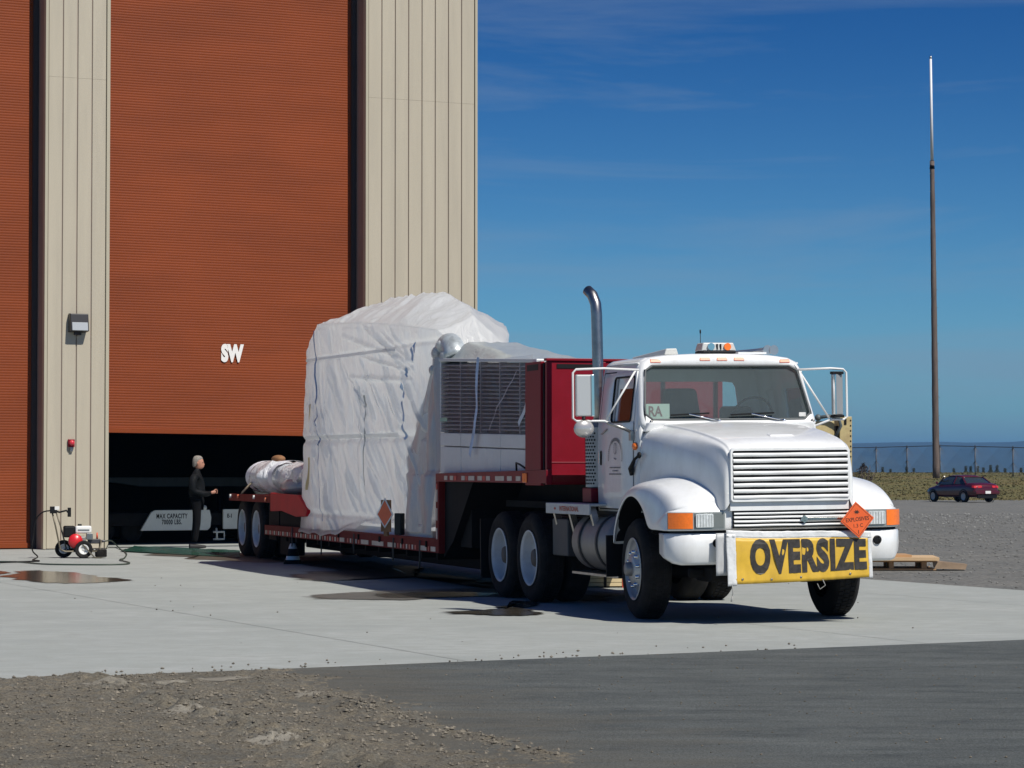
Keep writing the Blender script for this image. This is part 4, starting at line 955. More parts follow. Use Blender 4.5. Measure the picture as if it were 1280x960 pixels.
# exhaust stack with perforated guard
ex = bpy.data.objects.new('exhaust_stack', None); C.objects.link(ex); ex.parent = truck
EX, EY = -2.08, -.86
g = G(); g.tube([(EX, EY, 1.3), (EX, EY, 2.4), (EX - .015, EY - .005, 3.28), (EX - .03, EY - .01, 3.40), (EX - .08, EY - .03, 3.50), (EX - .16, EY - .06, 3.56)], [.062, .062, .062, .062, .062, .060], 20, False); g.obj('pipe', STEEL, ex, solid=.004)
g = G(); g.tube([(EX - .155, EY - .057, 3.555), (EX - .158, EY - .058, 3.557)], .056, 20); g.obj('pipe_mouth', BLACK, ex)
M_GUARD = mat('muffler_guard', (.46, .46, .44), .45, .35, var=.15)
g = G(); rows = []
for k in range(13):
    a = PI * (.85 + 1.05 * k / 12); rows.append([(EX + .03 + .145 * math.cos(a), EY - .02 + .145 * math.sin(a), z) for z in (1.36, 2.02)])
g.grid(rows); g.obj('guard', M_GUARD, ex)
g = G(); r_ = .148
for j in range(17):
    for k in range(12):
        a = PI * 1.0 + (k + (j % 2) * .5) * .22; z = 1.40 + j * .037
        cx, cy = EX + .03 + r_ * math.cos(a), EY - .02 + r_ * math.sin(a); t = Vector((-math.sin(a), math.cos(a), 0)); P = []
        for q in range(6): b = 2 * PI * q / 6; P.append((cx + t.x * .012 * math.cos(b), cy + t.y * .012 * math.cos(b), z + .012 * math.sin(b)))
        g.add(P, [tuple(range(6))])
g.obj('guard_holes', BLACK, ex, kind='stuff')
g = G(); g.cyl((EX + .03, EY - .02, 1.30), (EX + .03, EY - .02, 2.10), .125, n=20); g.obj('muffler', mat('muffler_dull', (.3, .3, .29), .6, .2), ex)
g = G(); g.box(EX - .1, EX + .2, -1.03, -.7, 1.19, 1.35); g.obj('guard_foot', RED, ex, bevel=.01)

# fuel tank, step, battery box
tk = bpy.data.objects.new('fuel_tank', None); C.objects.link(tk); tk.parent = truck
g = G(); g.lathe([(-2.20, 0), (-2.20, .25), (-2.17, .305), (-2.12, .32), (-.98, .32), (-.93, .305), (-.90, .25), (-.90, 0)], (0, -.86, .76), 'x', 36); g.obj('shell', ALU, tk)
for x in (-1.86, -1.28):
    g = G(); g.lathe([(x - .028, .322), (x - .028, .334), (x + .028, .334), (x + .028, .322)], (0, -.86, .76), 'x', 36); g.obj('strap', mat('strap_black', (.03, .03, .03), .5) if 'strap_black' not in bpy.data.materials else bpy.data.materials['strap_black'], tk)
g = G(); g.box(-2.3, -.75, -1.12, -.5, .40, .425); g.obj('tank_shield', STEEL, tk)
for s in (1,):
    g = G(); g.lathe([(-2.15, 0), (-2.15, .28), (-2.1, .32), (-.95, .32), (-.9, .28), (-.90, 0)], (0, .86, .76), 'x', 28); g.obj('shell', ALU, tk)
g = G(); g.lathe([(0, .05), (.03, .05), (.035, 0)], (-1.05, -.98, 1.05), 'z', 14); g.obj('filler_cap', STEEL, tk)
stp = bpy.data.objects.new('side_step', None); C.objects.link(stp); stp.parent = truck
g = G(); g.box(-3.02, -1.48, -1.185, -.95, 1.155, 1.18); g.box(-3.02, -1.48, -1.19, -1.17, 1.06, 1.178); g.obj('step_plate', mat('step_white', (.55, .56, .54), .45, var=.1), stp, bevel=.004)
MM = Matrix.Translation((-2.18, -1.1925, 1.118)) @ Matrix.Rotation(PI / 2, 4, 'X')
lettering('lettering', 'INTERNATIONAL', .075, MM, mat('decal_red', (.45, .07, .03), .5), stp, sx=1.15, bold=.002)
g = G(); g.prism([(-2.72, 1.118), (-2.68, 1.135), (-2.64, 1.118), (-2.68, 1.101)], 'y', -1.193, -1.1905); g.obj('diamond_mark', bpy.data.materials['decal_red'], stp)
for x in (-2.9, -2.35, -1.6):
    g = G(); g.bar((x, -1.12, 1.15), (x + .12, -1.05, .72), .05, .07); g.obj('step_bracket', STEEL, stp)
g = G(); g.box(-3.0, -2.45, -1.12, -.55, .58, 1.0); g.obj('battery_box', mat('battery_box_grey', (.055, .057, .06), .55, dirt=(.15, .14, .12), dirtamt=.4), truck, bevel=.015)
g = G()
for dz in (0, .03): g.tube([(-3.1, -1.0, 1.02 + dz), (-2.2, -1.03, 1.0 + dz), (-1.4, -1.02, 1.02 + dz), (-.9, -.95, 1.05 + dz)], .012, 6)
g.obj('air_lines', BLACK, truck)
g = G(); g.box(-1.85, -.62, -.985, -.95, 1.02, 1.10); g.obj('cab_sill', BLACK, truck)
# air hoses between cab and trailer
g = G(); g.tube([(-1.86, -.3, 2.2), (-2.1, -.3, 1.9), (-2.5, -.25, 1.7), (-2.85, -.2, 1.75)], .015, 8); g.obj('air_hose', BLACK, truck)
g = G(); g.tube([(-1.86, .25, 2.2), (-2.15, .25, 1.85), (-2.5, .22, 1.65), (-2.85, .2, 1.7)], .015, 8); g.obj('air_hose', RED, truck)
# door emblem: arched lettering and three short lines
dl = bpy.data.objects.new('door_emblem', None); C.objects.link(dl); dl.parent = truck
M_INK = mat('emblem_grey_ink', (.13, .13, .13), .6)
g = G()
def seg(p, q, wdt): 
    (x0, z0), (x1, z1) = p, q; d = Vector((x1 - x0, z1 - z0)).normalized(); nx, nz = -d.y * wdt / 2, d.x * wdt / 2
    g.add([(x0 - nx, -(sy(z0) + .0125), z0 - nz), (x1 - nx, -(sy(z1) + .0125), z1 - nz), (x1 + nx, -(sy(z1) + .0125), z1 + nz), (x0 + nx, -(sy(z0) + .0125), z0 + nz)], [(0, 1, 2, 3)])
cx, cz_ = -1.16, 1.68
RR = random.Random(2)
for k in range(30):
    a0 = PI * (-.06 + 1.12 * k / 30); a1 = PI * (-.06 + 1.12 * (k + .72) / 30); r0 = .22
    wd = .034 if 9 < k < 21 else .016
    seg((cx + r0 * 1.0 * math.cos(a0), cz_ + .20 * math.sin(a0)), (cx + r0 * math.cos(a1), cz_ + .20 * math.sin(a1)), wd)
for k in range(14):
    a0 = 2 * PI * k / 14; a1 = 2 * PI * (k + .8) / 14; seg((cx + .05 * math.cos(a0), cz_ + .10 + .06 * math.sin(a0)), (cx + .05 * math.cos(a1), cz_ + .10 + .06 * math.sin(a1)), .008)
seg((cx - .035, cz_ + .0), (cx + .03, cz_ - .02), .012); seg((cx, cz_ + .16), (cx + .01, cz_ + .05), .012)
for zz, hw in ((1.575, .17), (1.54, .08), (1.505, .19)):
    x = cx - hw
    while x < cx + hw: wl_ = RR.uniform(.018, .035); seg((x, zz), (min(x + wl_, cx + hw), zz), .013); x += wl_ + .009
g.obj('emblem', M_INK, dl, kind='stuff'); dl.scale = (1, 1.032, 1); dl.location.y = .034

# ---------------------------------------------------------------- banner and placard (fixed to the bumper, yet hung on it)
ban = thing('oversize_banner', 'yellow vinyl OVERSIZE banner with white taped edges strapped across the truck bumper', 'banner', TO); ban.rotation_euler = truck.rotation_euler
M_YEL = mat('banner_yellow', (.66, .41, .035), .5, var=.16, vscale=3, coat=.15, dirt=(.45, .26, .03), dirtamt=.35, dscale=5)
M_TAPE = mat('white_tape', (.66, .67, .66), .4, var=.12, vscale=6, coat=.2, bump=.4, bscale=18)
def ban_pt(u, v):
    """u 0..1 along, v 0..1 up; sags and wrinkles"""
    y = -.70 + 1.57 * u; zb = .395 + .045 * u - .010 * math.sin(PI * u); zt = .935 - .045 * u - .006 * math.sin(PI * u * 2)
    z = zb + (zt - zb) * v
    wr = .014 * noise.noise(Vector((u * 9, v * 2.2, 1))) + .007 * noise.noise(Vector((u * 30, v * 3, 4))) + .010 * math.sin(u * 17 + 1.0) * (1 - v) * .5
    return Vector((1.285 + wr + .03 * (1 - v), y, z))
g = G(); g.grid([[ban_pt(.055 + .925 * i / 60, .03 + .86 * j / 12) for j in range(13)] for i in range(61)]); g.obj('yellow_sheet', M_YEL, ban, solid=.004, off=0)
def strip(u0, u1, v0, v1, n=50, m=5, off=.004):
    g = G(); g.grid([[ban_pt(u0 + (u1 - u0) * i / n, v0 + (v1 - v0) * j / m) + Vector((off + .006 * noise.noise(Vector((i * .6, j * 1.1, 8))), 0, .004 * noise.noise(Vector((i * .5, 3, 1))))) for j in range(m + 1)] for i in range(n + 1)]); return g
strip(0.0, 1.0, .90, 1.03).obj('edge_tape', M_TAPE, ban, solid=.003)
strip(0.0, .062, .0, .96, 6, 16).obj('edge_tape', M_TAPE, ban, solid=.003)
strip(.975, 1.0, .0, .96, 4, 16).obj('edge_tape', M_TAPE, ban, solid=.003)
g = G(); g.grid([[Vector((1.262 + .004 * math.sin(i * 2 + j), -.80 + .14 * i / 5, .50 + .42 * j / 8)) for j in range(9)] for i in range(6)]); g.obj('grey_flap', mat('flap_grey', (.46, .47, .47), .5, var=.1), ban, solid=.006)
# fit OVERSIZE letters onto the sheet
v, f = text_geo('OVERSIZE', 1.0, sx=1.0, bold=.055, spacing=1.10, extrude=0.0)
x0 = min(p[0] for p in v); x1 = max(p[0] for p in v); y0 = min(p[1] for p in v); y1 = max(p[1] for p in v)
g = G(); me_v = []
for p in v:
    a = (p[0] - x0) / (x1 - x0); b = (p[1] - y0) / (y1 - y0)
    q = ban_pt(.155 + .805 * a, .20 + .68 * b); me_v.append((q.x + .007, q.y, q.z))
g.add(me_v, f); g.obj('lettering', mat('banner_black', (.035, .03, .025), .5, var=.5, vscale=25), ban)
for u, v_ in ((.1, .12), (.84, .13), (.5, .12), (.3, .1)):
    q = ban_pt(u, v_); g = G(); g.lathe([(0, .0), (0, .010), (.004, .012), (.006, .006), (.006, 0)], (q.x + .003, q.y, q.z), 'x', 10); g.obj('grommet', STEEL, ban)
g = G(); q = ban_pt(.03, 0); g.tube([(q.x, q.y, q.z + .01), (q.x - .01, q.y + .01, q.z - .07), (q.x, q.y - .01, q.z - .13)], .006, 6); g.tube([(q.x, q.y, q.z - .1), (q.x + .02, q.y - .02, q.z - .15)], .009, 6)
q = ban_pt(.65, .05); g.tube([(q.x, q.y, q.z), (q.x, q.y + .03, q.z - .06), (q.x - .02, q.y - .02, q.z - .10), (q.x - .02, q.y - .05, q.z - .04)], .005, 6); g.obj('tie_cord', mat('cord_grey', (.3, .3, .28), .7), ban)
# placards
def placard(name, label, M, size, txt=True):
    t = thing(name, label, 'placard'); t.matrix_world = M
    g = G(); s = size; g.prism([(0, -s), (s, 0), (0, s), (-s, 0)], 'z', -.004, 0); g.obj('panel', mat('placard_orange', (.80, .13, .03), .4, var=.08, coat=.2) if 'placard_orange' not in bpy.data.materials else bpy.data.materials['placard_orange'], t, bevel=.002)
    if txt:
        g = G(); q = s * .90
        P = [(0, -q), (q, 0), (0, q), (-q, 0)]; Q = [(a * .965, b * .965) for a, b in P]
        g.add([(a, b, .0008) for a, b in P + Q], [(k, (k + 1) % 4, 4 + (k + 1) % 4, 4 + k) for k in range(4)])
        ink = mat('placard_ink', (.05, .02, .01), .6) if 'placard_ink' not in bpy.data.materials else bpy.data.materials['placard_ink']
        g.obj('border_line', ink, t)
        lettering('lettering', 'EXPLOSIVES', s * .30, Matrix.Translation((0, s * .02, .001)), ink, t, sx=.88, bold=s * .004)
        lettering('lettering', '1.3 C', s * .28, Matrix.Translation((0, -s * .33, .001)), ink, t, bold=s * .002)
        lettering('lettering', '1', s * .30, Matrix.Translation((0, -s * .68, .001)), ink, t, bold=s * .003)
        # bursting-ball symbol simplified to rays and a disc
        g = G(); P = []
        for k in range(16): a = 2 * PI * k / 16; r = s * (.17 if k % 2 else .08); P.append((r * math.cos(a) * 1.2, s * .42 + r * math.sin(a) * .8, .001))
        g.add(P + [(0, s * .42, .001)], [(k, (k + 1) % 16, 16) for k in range(16)]); g.obj('burst_symbol', ink, t)
    return t
TWM = Matrix.Translation(TO) @ Matrix.Rotation(TRZ, 4, 'Z') @ Matrix.Rotation(ROLL, 4, 'X')
Mp = TWM @ Matrix.Translation((1.335, .70, 1.03)) @ Matrix.Rotation(PI / 2, 4, 'Z') @ Matrix.Rotation(PI / 2, 4, 'X') @ Matrix.Rotation(math.radians(5), 4, 'Z')
placard('explosives_placard', 'orange diamond EXPLOSIVES placard on the truck front above the OVERSIZE banner', Mp, .185)
# ================================================================ lowboy trailer (same heading as the truck)
trl = thing('lowboy_trailer', 'long red drop-deck trailer with raised gooseneck and white wheels behind the white truck', 'trailer', TO, TRZ)
TB = 1.25
def TRW(x, y, z): return Matrix.Translation(TO) @ Matrix.Rotation(TRZ, 4, 'Z') @ Vector((x, y, z))
# lower deck
g = G(); g.box(-18.3, -7.35, -TB + .03, TB - .03, .50, .60); g.obj('deck', DKRED, trl)
for s in (-1, 1):
    g = G(); g.hexa([(-18.35, s * TB - .03, .435), (-7.38, s * TB - .03, .455), (-7.38, s * TB + .03, .455), (-18.35, s * TB + .03, .435), (-18.35, s * TB - .03, .60), (-7.38, s * TB - .03, .645), (-7.38, s * TB + .03, .645), (-18.35, s * TB + .03, .60)])
    g.obj('side_rail', DKRED, trl, bevel=.006)
for s in (-.5, .5):
    g = G(); g.box(-18.3, -7.3, s - .07, s + .07, .22, .499); g.obj('main_beam', DARK, trl)
for k in range(14):
    g = G(); x = -17.9 + k * .78; g.box(x - .04, x + .04, -1.18, 1.18, .36, .499); g.obj('cross_member', DARK, trl)
# reflective tape: alternating red and silver pieces
M_RR = mat('tape_red', (.50, .02, .03), .35); M_RW = mat('tape_silver', (.55, .52, .46), .35, dirt=(.25, .2, .15), dirtamt=.6, dscale=9)
def tape(p0, p1, pieces, hgt, vertical=False):
    g1 = []; t = 0; tot = sum(a for a, _ in pieces)
    for a, c in pieces:
        q0 = t / tot; q1 = (t + a) / tot; t += a
        if c is None: continue
        A = Vector(p0).lerp(Vector(p1), q0 + .004); B = Vector(p0).lerp(Vector(p1), q1 - .004)
        g = G()
        if vertical: g.box(A.x, A.x + hgt, A.y - .004, A.y, min(A.z, B.z), max(A.z, B.z))
        else: g.hexa([(A.x, A.y - .004, A.z), (B.x, B.y - .004, B.z), (B.x, B.y, B.z), (A.x, A.y, A.z), (A.x, A.y - .004, A.z + hgt), (B.x, B.y - .004, B.z + hgt), (B.x, B.y, B.z + hgt), (A.x, A.y, A.z + hgt)])
        g.obj('reflective_tape', M_RR if c == 'r' else M_RW, trl)
seq = [(.16, 'w'), (.16, 'r')] * 16 + [(.35, 'w'), (.1, None), (.16, 'r'), (.16, 'w'), (.16, 'r'), (.16, 'w'), (.16, 'r'), (.5, 'w'), (.12, None), (.7, 'w'), (.15, None), (.5, 'w'), (.15, 'r'), (.14, 'w'), (.15, 'r'), (.14, 'w'), (.15, 'r'), (.14, 'w'), (.15, 'r'), (.1, None), (.4, 'w'), (.12, 'r'), (.3, 'w')]
tape((-18.3, -TB - .031, .452), (-7.42, -TB - .031, .472), seq, .062)
# gooseneck
g = G(); g.box(-7.42, -7.34, -TB, TB, .45, 1.38); g.obj('riser_plate', DKRED, trl, bevel=.006)
g = G(); g.box(-7.45, -7.30, -TB - .035, -TB + .06, .46, 1.385); g.obj('riser_post', DKRED, trl, bevel=.006)
tape((-7.40, -TB - .037, .52), (-7.40, -TB - .037, 1.36), [(.15, None), (.2, 'w'), (.12, None), (.22, 'w'), (.1, None), (.22, 'w'), (.1, 'r')], .05, True)
for s in (-1, 1):
    g = G(); g.hexa([(-7.45, s * TB - .035, 1.385), (-2.75, s * TB - .035, 1.385), (-2.75, s * TB + .035, 1.385), (-7.45, s * TB + .035, 1.385), (-7.45, s * TB - .035, 1.49), (-2.75, s * TB - .035, 1.54), (-2.75, s * TB + .035, 1.54), (-7.45, s * TB + .035, 1.49)]); g.obj('neck_rail', RED, trl, bevel=.006)
g = G(); g.box(-7.40, -2.75, -TB + .04, TB - .04, 1.40, 1.48); g.obj('neck_deck', DKRED, trl)
tape((-7.25, -TB - .037, 1.405), (-3.7, -TB - .037, 1.408), [(.22, None), (.18, 'w'), (.1, None), (.18, 'w'), (.16, 'r'), (.2, None), (.18, 'w'), (.14, 'r'), (.3, 'w'), (.12, None), (.22, 'w'), (.15, 'r'), (.2, 'w'), (.2, None), (.4, 'w'), (.1, None), (.22, 'w'), (.14, None), (.22, 'w')], .055)
for y in (-.45, .45):
    g = G(); g.box(-7.3, -2.9, y - .09, y + .09, 1.12, 1.399); g.obj('neck_beam', DARK, trl)
g = G(); g.box(-6.9, -6.4, -1.1, 1.1, .55, 1.39); g.box(-5.9, -2.9, -.8, .8, 1.08, 1.16); g.obj('neck_frame', DARK, trl)
g = G(); g.hexa([(-7.34, -1.2, .4), (-6.9, -1.2, .62), (-6.9, 1.2, .62), (-7.34, 1.2, .4), (-7.34, -1.2, 1.38), (-6.0, -1.2, 1.38), (-6.0, 1.2, 1.38), (-7.34, 1.2, 1.38)]); g.obj('swan_neck', DARK, trl)
g = G(); g.box(-3.62, -3.46, -TB - .05, -TB - .036, 1.39, 1.50); g.obj('side_marker_lamp', ORANGE, trl, bevel=.006)
g = G(); g.tube([(-4.0, -TB, 1.53), (-3.95, -TB - .02, 1.62), (-3.80, -TB - .02, 1.60), (-3.62, -TB, 1.55)], .012, 8); g.obj('tie_ring', BLACK, trl)
# headboard
hb = bpy.data.objects.new('headboard', None); C.objects.link(hb); hb.parent = trl
HZ = 2.78
g = G(); g.box(-2.93, -2.87, -TB + .02, .88, 1.37, HZ); g.obj('front_plate', RED, hb, bevel=.006)
for s in (-1, 1):
    yw = -TB if s < 0 else .855
    g = G(); g.box(-3.58, -2.99, yw - .025, yw + .025, 1.36, HZ); g.obj('wing_plate', RED, hb, bevel=.006)
g = G(); g.box(-2.985, -2.94, -TB, .86, 1.37, HZ - .02); g.obj('recess', BLACK, hb)  # black strip in the gap, painted shadow between wing and front plate
for y in (-TB + .02, -.58, .20, .85):
    g = G(); g.box(-2.869, -2.80, y - .03, y + .03, 1.37, HZ - .01) ; g.obj('stiffener', RED, hb, bevel=.005)
for y0, y1 in ((-1.12, -.66), (-.50, .12), (.28, .78)):
    g = G(); g.box(-2.868, -2.862, y0, y1, HZ - .085, HZ - .035); g.obj('slot', BLACK, hb)
g = G(); g.box(-3.50, -3.08, -TB - .028, -TB - .0255, HZ - .10, HZ - .03); g.obj('slot', BLACK, hb)
g = G(); g.box(-2.95, -2.85, -TB, .88, HZ + .001, HZ + .03); g.obj('top_rail', RED, hb, bevel=.004)
g = G(); g.box(-2.868, -2.862, -1.2, .82, 1.62, 1.63); g.obj('weld_seam', mat('pale_seam', (.30, .06, .07), .5), hb)
# landing gear stub and rear deck over wheels
rd = bpy.data.objects.new('rear_deck', None); C.objects.link(rd); rd.parent = trl
g = G(); g.box(-21.5, -17.75, -TB + .05, TB - .05, 1.03, 1.09); g.obj('deck_plate', DKRED, rd, bevel=.005)
for s in (-1, 1):
    g = G(); g.box(-21.5, -17.75, s * TB - .03, s * TB + .03, .98, 1.10); g.obj('deck_rail', DKRED, rd)
    g = G(); g.prism([(-17.75, .84), (-17.75, 1.15), (-15.6, 1.13), (-14.95, .90), (-15.05, .80), (-15.8, .78), (-16.9, .86)], 'y', s * TB - .06, s * TB + .02 * s + .03); g.obj('fender_box', mat('bright_red_steel', (.55, .006, .02), .5, spec=.2, var=.15, vscale=2) if 'bright_red_steel' not in bpy.data.materials else bpy.data.materials['bright_red_steel'], rd, bevel=.012)
g = G(); g.box(-17.74, -15.4, -TB + .07, TB - .07, .90, 1.10); g.obj('ramp_deck', DKRED, rd)
g = G(); g.prism([(-17.7, .45), (-17.7, .84), (-15.2, .80), (-15.0, .62)], 'y', -TB + .1, TB - .1); g.obj('under_box', DARK, rd)
for k, x in enumerate((-21.3, -20.6, -19.2, -18.2)):
    g = G(); g.cyl((x, -TB - .03, 1.06 - .03 * (k == 3)), (x, -TB - .06, 1.06 - .03 * (k == 3)), .035, n=10); g.obj('deck_lamp', AMBERPALE if k % 2 else PLATE, rd)
for s in (-1, 1):
    for x in (-19.38, -20.62): wheel(trl, x, s * 1.2, s, dual=True, r=.51)
g = G()
for x in (-19.38, -20.62): g.cyl((x, -1, .51), (x, 1, .51), .09)
g.box(-21.2, -18.4, -.55, -.4, .6, 1.02); g.box(-21.2, -18.4, .4, .55, .6, 1.02); g.box(-18.6, -17.8, -1.15, 1.15, .35, .98); g.obj('bogie_frame', DARK, trl)
g = G(); g.box(-17.7, -16.9, -1.15, -.9, .12, .45); g.obj('tool_box', DARK, trl, bevel=.02)
for x in (-16.1, -14.0, -11.9, -9.6, -8.2):
    g = G(); g.tube([(x, -TB - .045, .60), (x + .03, -TB - .055, .50), (x + .02, -TB - .05, .34), (x, -TB - .05, .28 + .05 * math.sin(x))], .011, 6); g.obj('strap_end', mat('strap_webbing', (.10, .09, .07), .8) if 'strap_webbing' not in bpy.data.materials else bpy.data.materials['strap_webbing'], trl)
for k in range(7):
    x = -15.4 + k * 1.25; g = G(); g.box(x - .03, x + .03, -TB - .048, -TB - .031, .52, .60); g.obj('stake_pocket', DARK, trl)

# ---------------------------------------------------------------- translucent plastic wrap
def wrap_mat(name, col, trl_amt=.30, rough=.30, cl=0.0, bump=.5):
    m = bpy.data.materials.new(name); m.use_nodes = True; t = m.node_tree; n = t.nodes; l = t.links; b = n['Principled BSDF']
    b.inputs['Base Color'].default_value = (*col, 1); b.inputs['Roughness'].default_value = rough; b.inputs['Specular IOR Level'].default_value = .5; b.inputs['Coat Weight'].default_value = .55; b.inputs['Coat Roughness'].default_value = .16
    tc = n.new('ShaderNodeTexCoord'); mp = n.new('ShaderNodeMapping'); mp.inputs['Rotation'].default_value = (0, .62, .0); mp.inputs['Scale'].default_value = (3.2, 3.2, .9); l.new(tc.outputs['Object'], mp.inputs[0])
    a = n.new('ShaderNodeTexNoise'); a.inputs['Scale'].default_value = 1.5; a.inputs['Detail'].default_value = 6; a.inputs['Distortion'].default_value = 1.4; l.new(mp.outputs[0], a.inputs[0])
    u = n.new('ShaderNodeBump'); u.inputs['Strength'].default_value = bump; u.inputs['Distance'].default_value = .05; rg = n.new('ShaderNodeMath'); rg.operation = 'SUBTRACT'; rg.inputs[1].default_value = .5; l.new(a.outputs[0], rg.inputs[0]); ab = n.new('ShaderNodeMath'); ab.operation = 'ABSOLUTE'; l.new(rg.outputs[0], ab.inputs[0]); pw_ = n.new('ShaderNodeMath'); pw_.operation = 'POWER'; pw_.inputs[1].default_value = .6; l.new(ab.outputs[0], pw_.inputs[0]); l.new(pw_.outputs[0], u.inputs['Height']); l.new(u.outputs[0], b.inputs['Normal']); 
    r = n.new('ShaderNodeMapRange'); r.inputs['To Min'].default_value = .86; r.inputs['To Max'].default_value = 1.08; l.new(a.outputs[0], r.inputs[0]); k = n.new('ShaderNodeVectorMath'); k.operation = 'SCALE'; k.inputs[0].default_value = col; l.new(r.outputs[0], k.inputs['Scale']); l.new(k.outputs[0], b.inputs['Base Color'])
    tr = n.new('ShaderNodeBsdfTranslucent'); tr.inputs[0].default_value = (*col, 1); mx = n.new('ShaderNodeMixShader'); mx.inputs[0].default_value = trl_amt
    l.new(b.outputs[0], mx.inputs[1]); l.new(tr.outputs[0], mx.inputs[2])
    out = n['Material Output']
    if cl:
        tp = n.new('ShaderNodeBsdfTransparent'); m3 = n.new('ShaderNodeMixShader'); m3.inputs[0].default_value = cl
        l.new(mx.outputs[0], m3.inputs[1]); l.new(tp.outputs[0], m3.inputs[2]); l.new(m3.outputs[0], out.inputs[0])
    else: l.new(mx.outputs[0], out.inputs[0])
    return m
M_WRAP = wrap_mat('milky_plastic_wrap', (.96, .96, .94), .60, .24)
M_WRAPG = wrap_mat('grey_plastic_wrap', (.50, .50, .52), .25, .3)
M_CLRW = wrap_mat('clear_plastic_wrap', (.70, .74, .74), .3, .12, cl=.55, bump=.8)

# big wrapped machine: side profile stations (x): (eave z, eave y, peak z, peak y, far top z, far y)
def lerp(a, b, t): return a + (b - a) * t
ST2 = [  # x, b_bottom, z_bottom, b_eave, z_eave, b_peak, z_peak, b_far, z_far
    (-15.75, -1.18, .56, -1.02, 2.4, -.5, 2.9, .6, 2.4),
    (-15.55, -1.28, .56, -1.20, 3.42, -.75, 3.58, .55, 3.3),
    (-14.65, -1.30, .53, -1.22, 3.81, -.70, 3.96, .55, 3.6),
    (-12.9, -1.31, .56, -1.24, 3.74, -.55, 4.12, .55, 3.7),
    (-12.3, -1.25, .68, -1.24, 3.71, -.50, 4.13, .5, 3.7),
    (-11.0, -1.18, .78, -1.24, 3.64, -.50, 4.09, .45, 3.7),
    (-9.8, -1.14, .80, -1.23, 3.55, -.50, 4.01, .35, 3.6),
    (-8.7, -1.14, .76, -1.18, 3.46, -.52, 3.79, .1, 3.40),
    (-8.1, -1.10, .76, -1.08, 3.40, -.60, 3.62, -.15, 3.2),
    (-7.85, -.9, .76, -.95, 3.22, -.6, 3.38, -.2, 2.95)]
def st_at(x):
    for a, b in zip(ST2, ST2[1:]):
        if a[0] <= x <= b[0]:
            t = (x - a[0]) / (b[0] - a[0]); return [lerp(p, q, t) for p, q in zip(a, b)]
    return list(ST2[-1] if x > ST2[-1][0] else ST2[0])
def crease(x, z, x0, z0, x1, z1, wd, hgt):
    dx, dz = x1 - x0, z1 - z0; L_ = math.hypot(dx, dz); t = ((x - x0) * dx + (z - z0) * dz) / L_ ** 2
    if t < -.05 or t > 1.05: return 0
    d = abs((x - x0) * dz - (z - z0) * dx) / L_
    return hgt * math.exp(-(d / wd) ** 2) * max(0, math.sin(PI * min(1, max(0, t))) ** .5)
CR = []
RC = random.Random(21)
node_ = (-8.95, 3.05)   # where everything is gathered near the duct
for (x, z) in ((-12.9, 3.55), (-12.0, 3.75), (-11.2, 3.6), (-10.6, 3.5), (-11.8, 3.2), (-10.3, 3.65), (-12.4, 2.9)): CR.append((x, z, node_[0], node_[1] - RC.uniform(0, .3), RC.uniform(.018, .035), RC.uniform(.03, .055)))
for k in range(46):
    x = RC.uniform(-15.0, -9.2); z = RC.uniform(1.2, 3.3); L_ = RC.uniform(.7, 1.9); CR.append((x, z, x + L_ * .72, z - L_ * .62, RC.uniform(.014, .034), RC.uniform(.02, .055)))
for k in range(7):
    x = -15.3 + k * .28; CR.append((x, 3.3, x + RC.uniform(.2, .9), .7, .05, .03))
LEDGE = [(3.28, 3.20, -14.6, -9.2), (2.02, 1.98, -15.4, -8.0), (1.78, 1.80, -15.4, -8.0), (.84, .84, -15.5, -8.0)]
def side_disp(x, z):
    d = sum(crease(x, z, *c) for c in CR)
    d += .05 * noise.fractal(Vector((x * .9, z * .7, 3)), 1, 2, 3) + .012 * noise.noise(Vector((x * 5 + z * 3, z * 2.5 - x, 1)))
    d += -.012 + .030 * abs(noise.noise(Vector((x * 2.1 + z * 1.5, z * 1.0 - x * .35, 17)))) + .014 * abs(noise.noise(Vector((x * 4.6 + z * 3.4, z * 2.0 - x, 23))))
    # folds where the film is drawn in along the horizontal beams
    d -= .05 * math.exp(-((z - 2.00) / .05) ** 2) + .03 * math.exp(-((z - 3.26) / .03) ** 2) + .03 * math.exp(-((z - .86) / .04) ** 2)
    # vertical frame posts of the machine show as slight pillows
    for px_ in (-11.6, -9.5): d -= .025 * math.exp(-((x - px_) / .05) ** 2) * (1 if z < 2.9 else .2)
    d += .03 * math.exp(-((x + 14.45) / .07) ** 2)
    return d
big = thing('wrapped_machine', 'tallest load on the trailer, a machine wrapped in milky white plastic with blue tape', 'wrapped load', TO, TRZ)
g = G(); rows = []; NX = 420
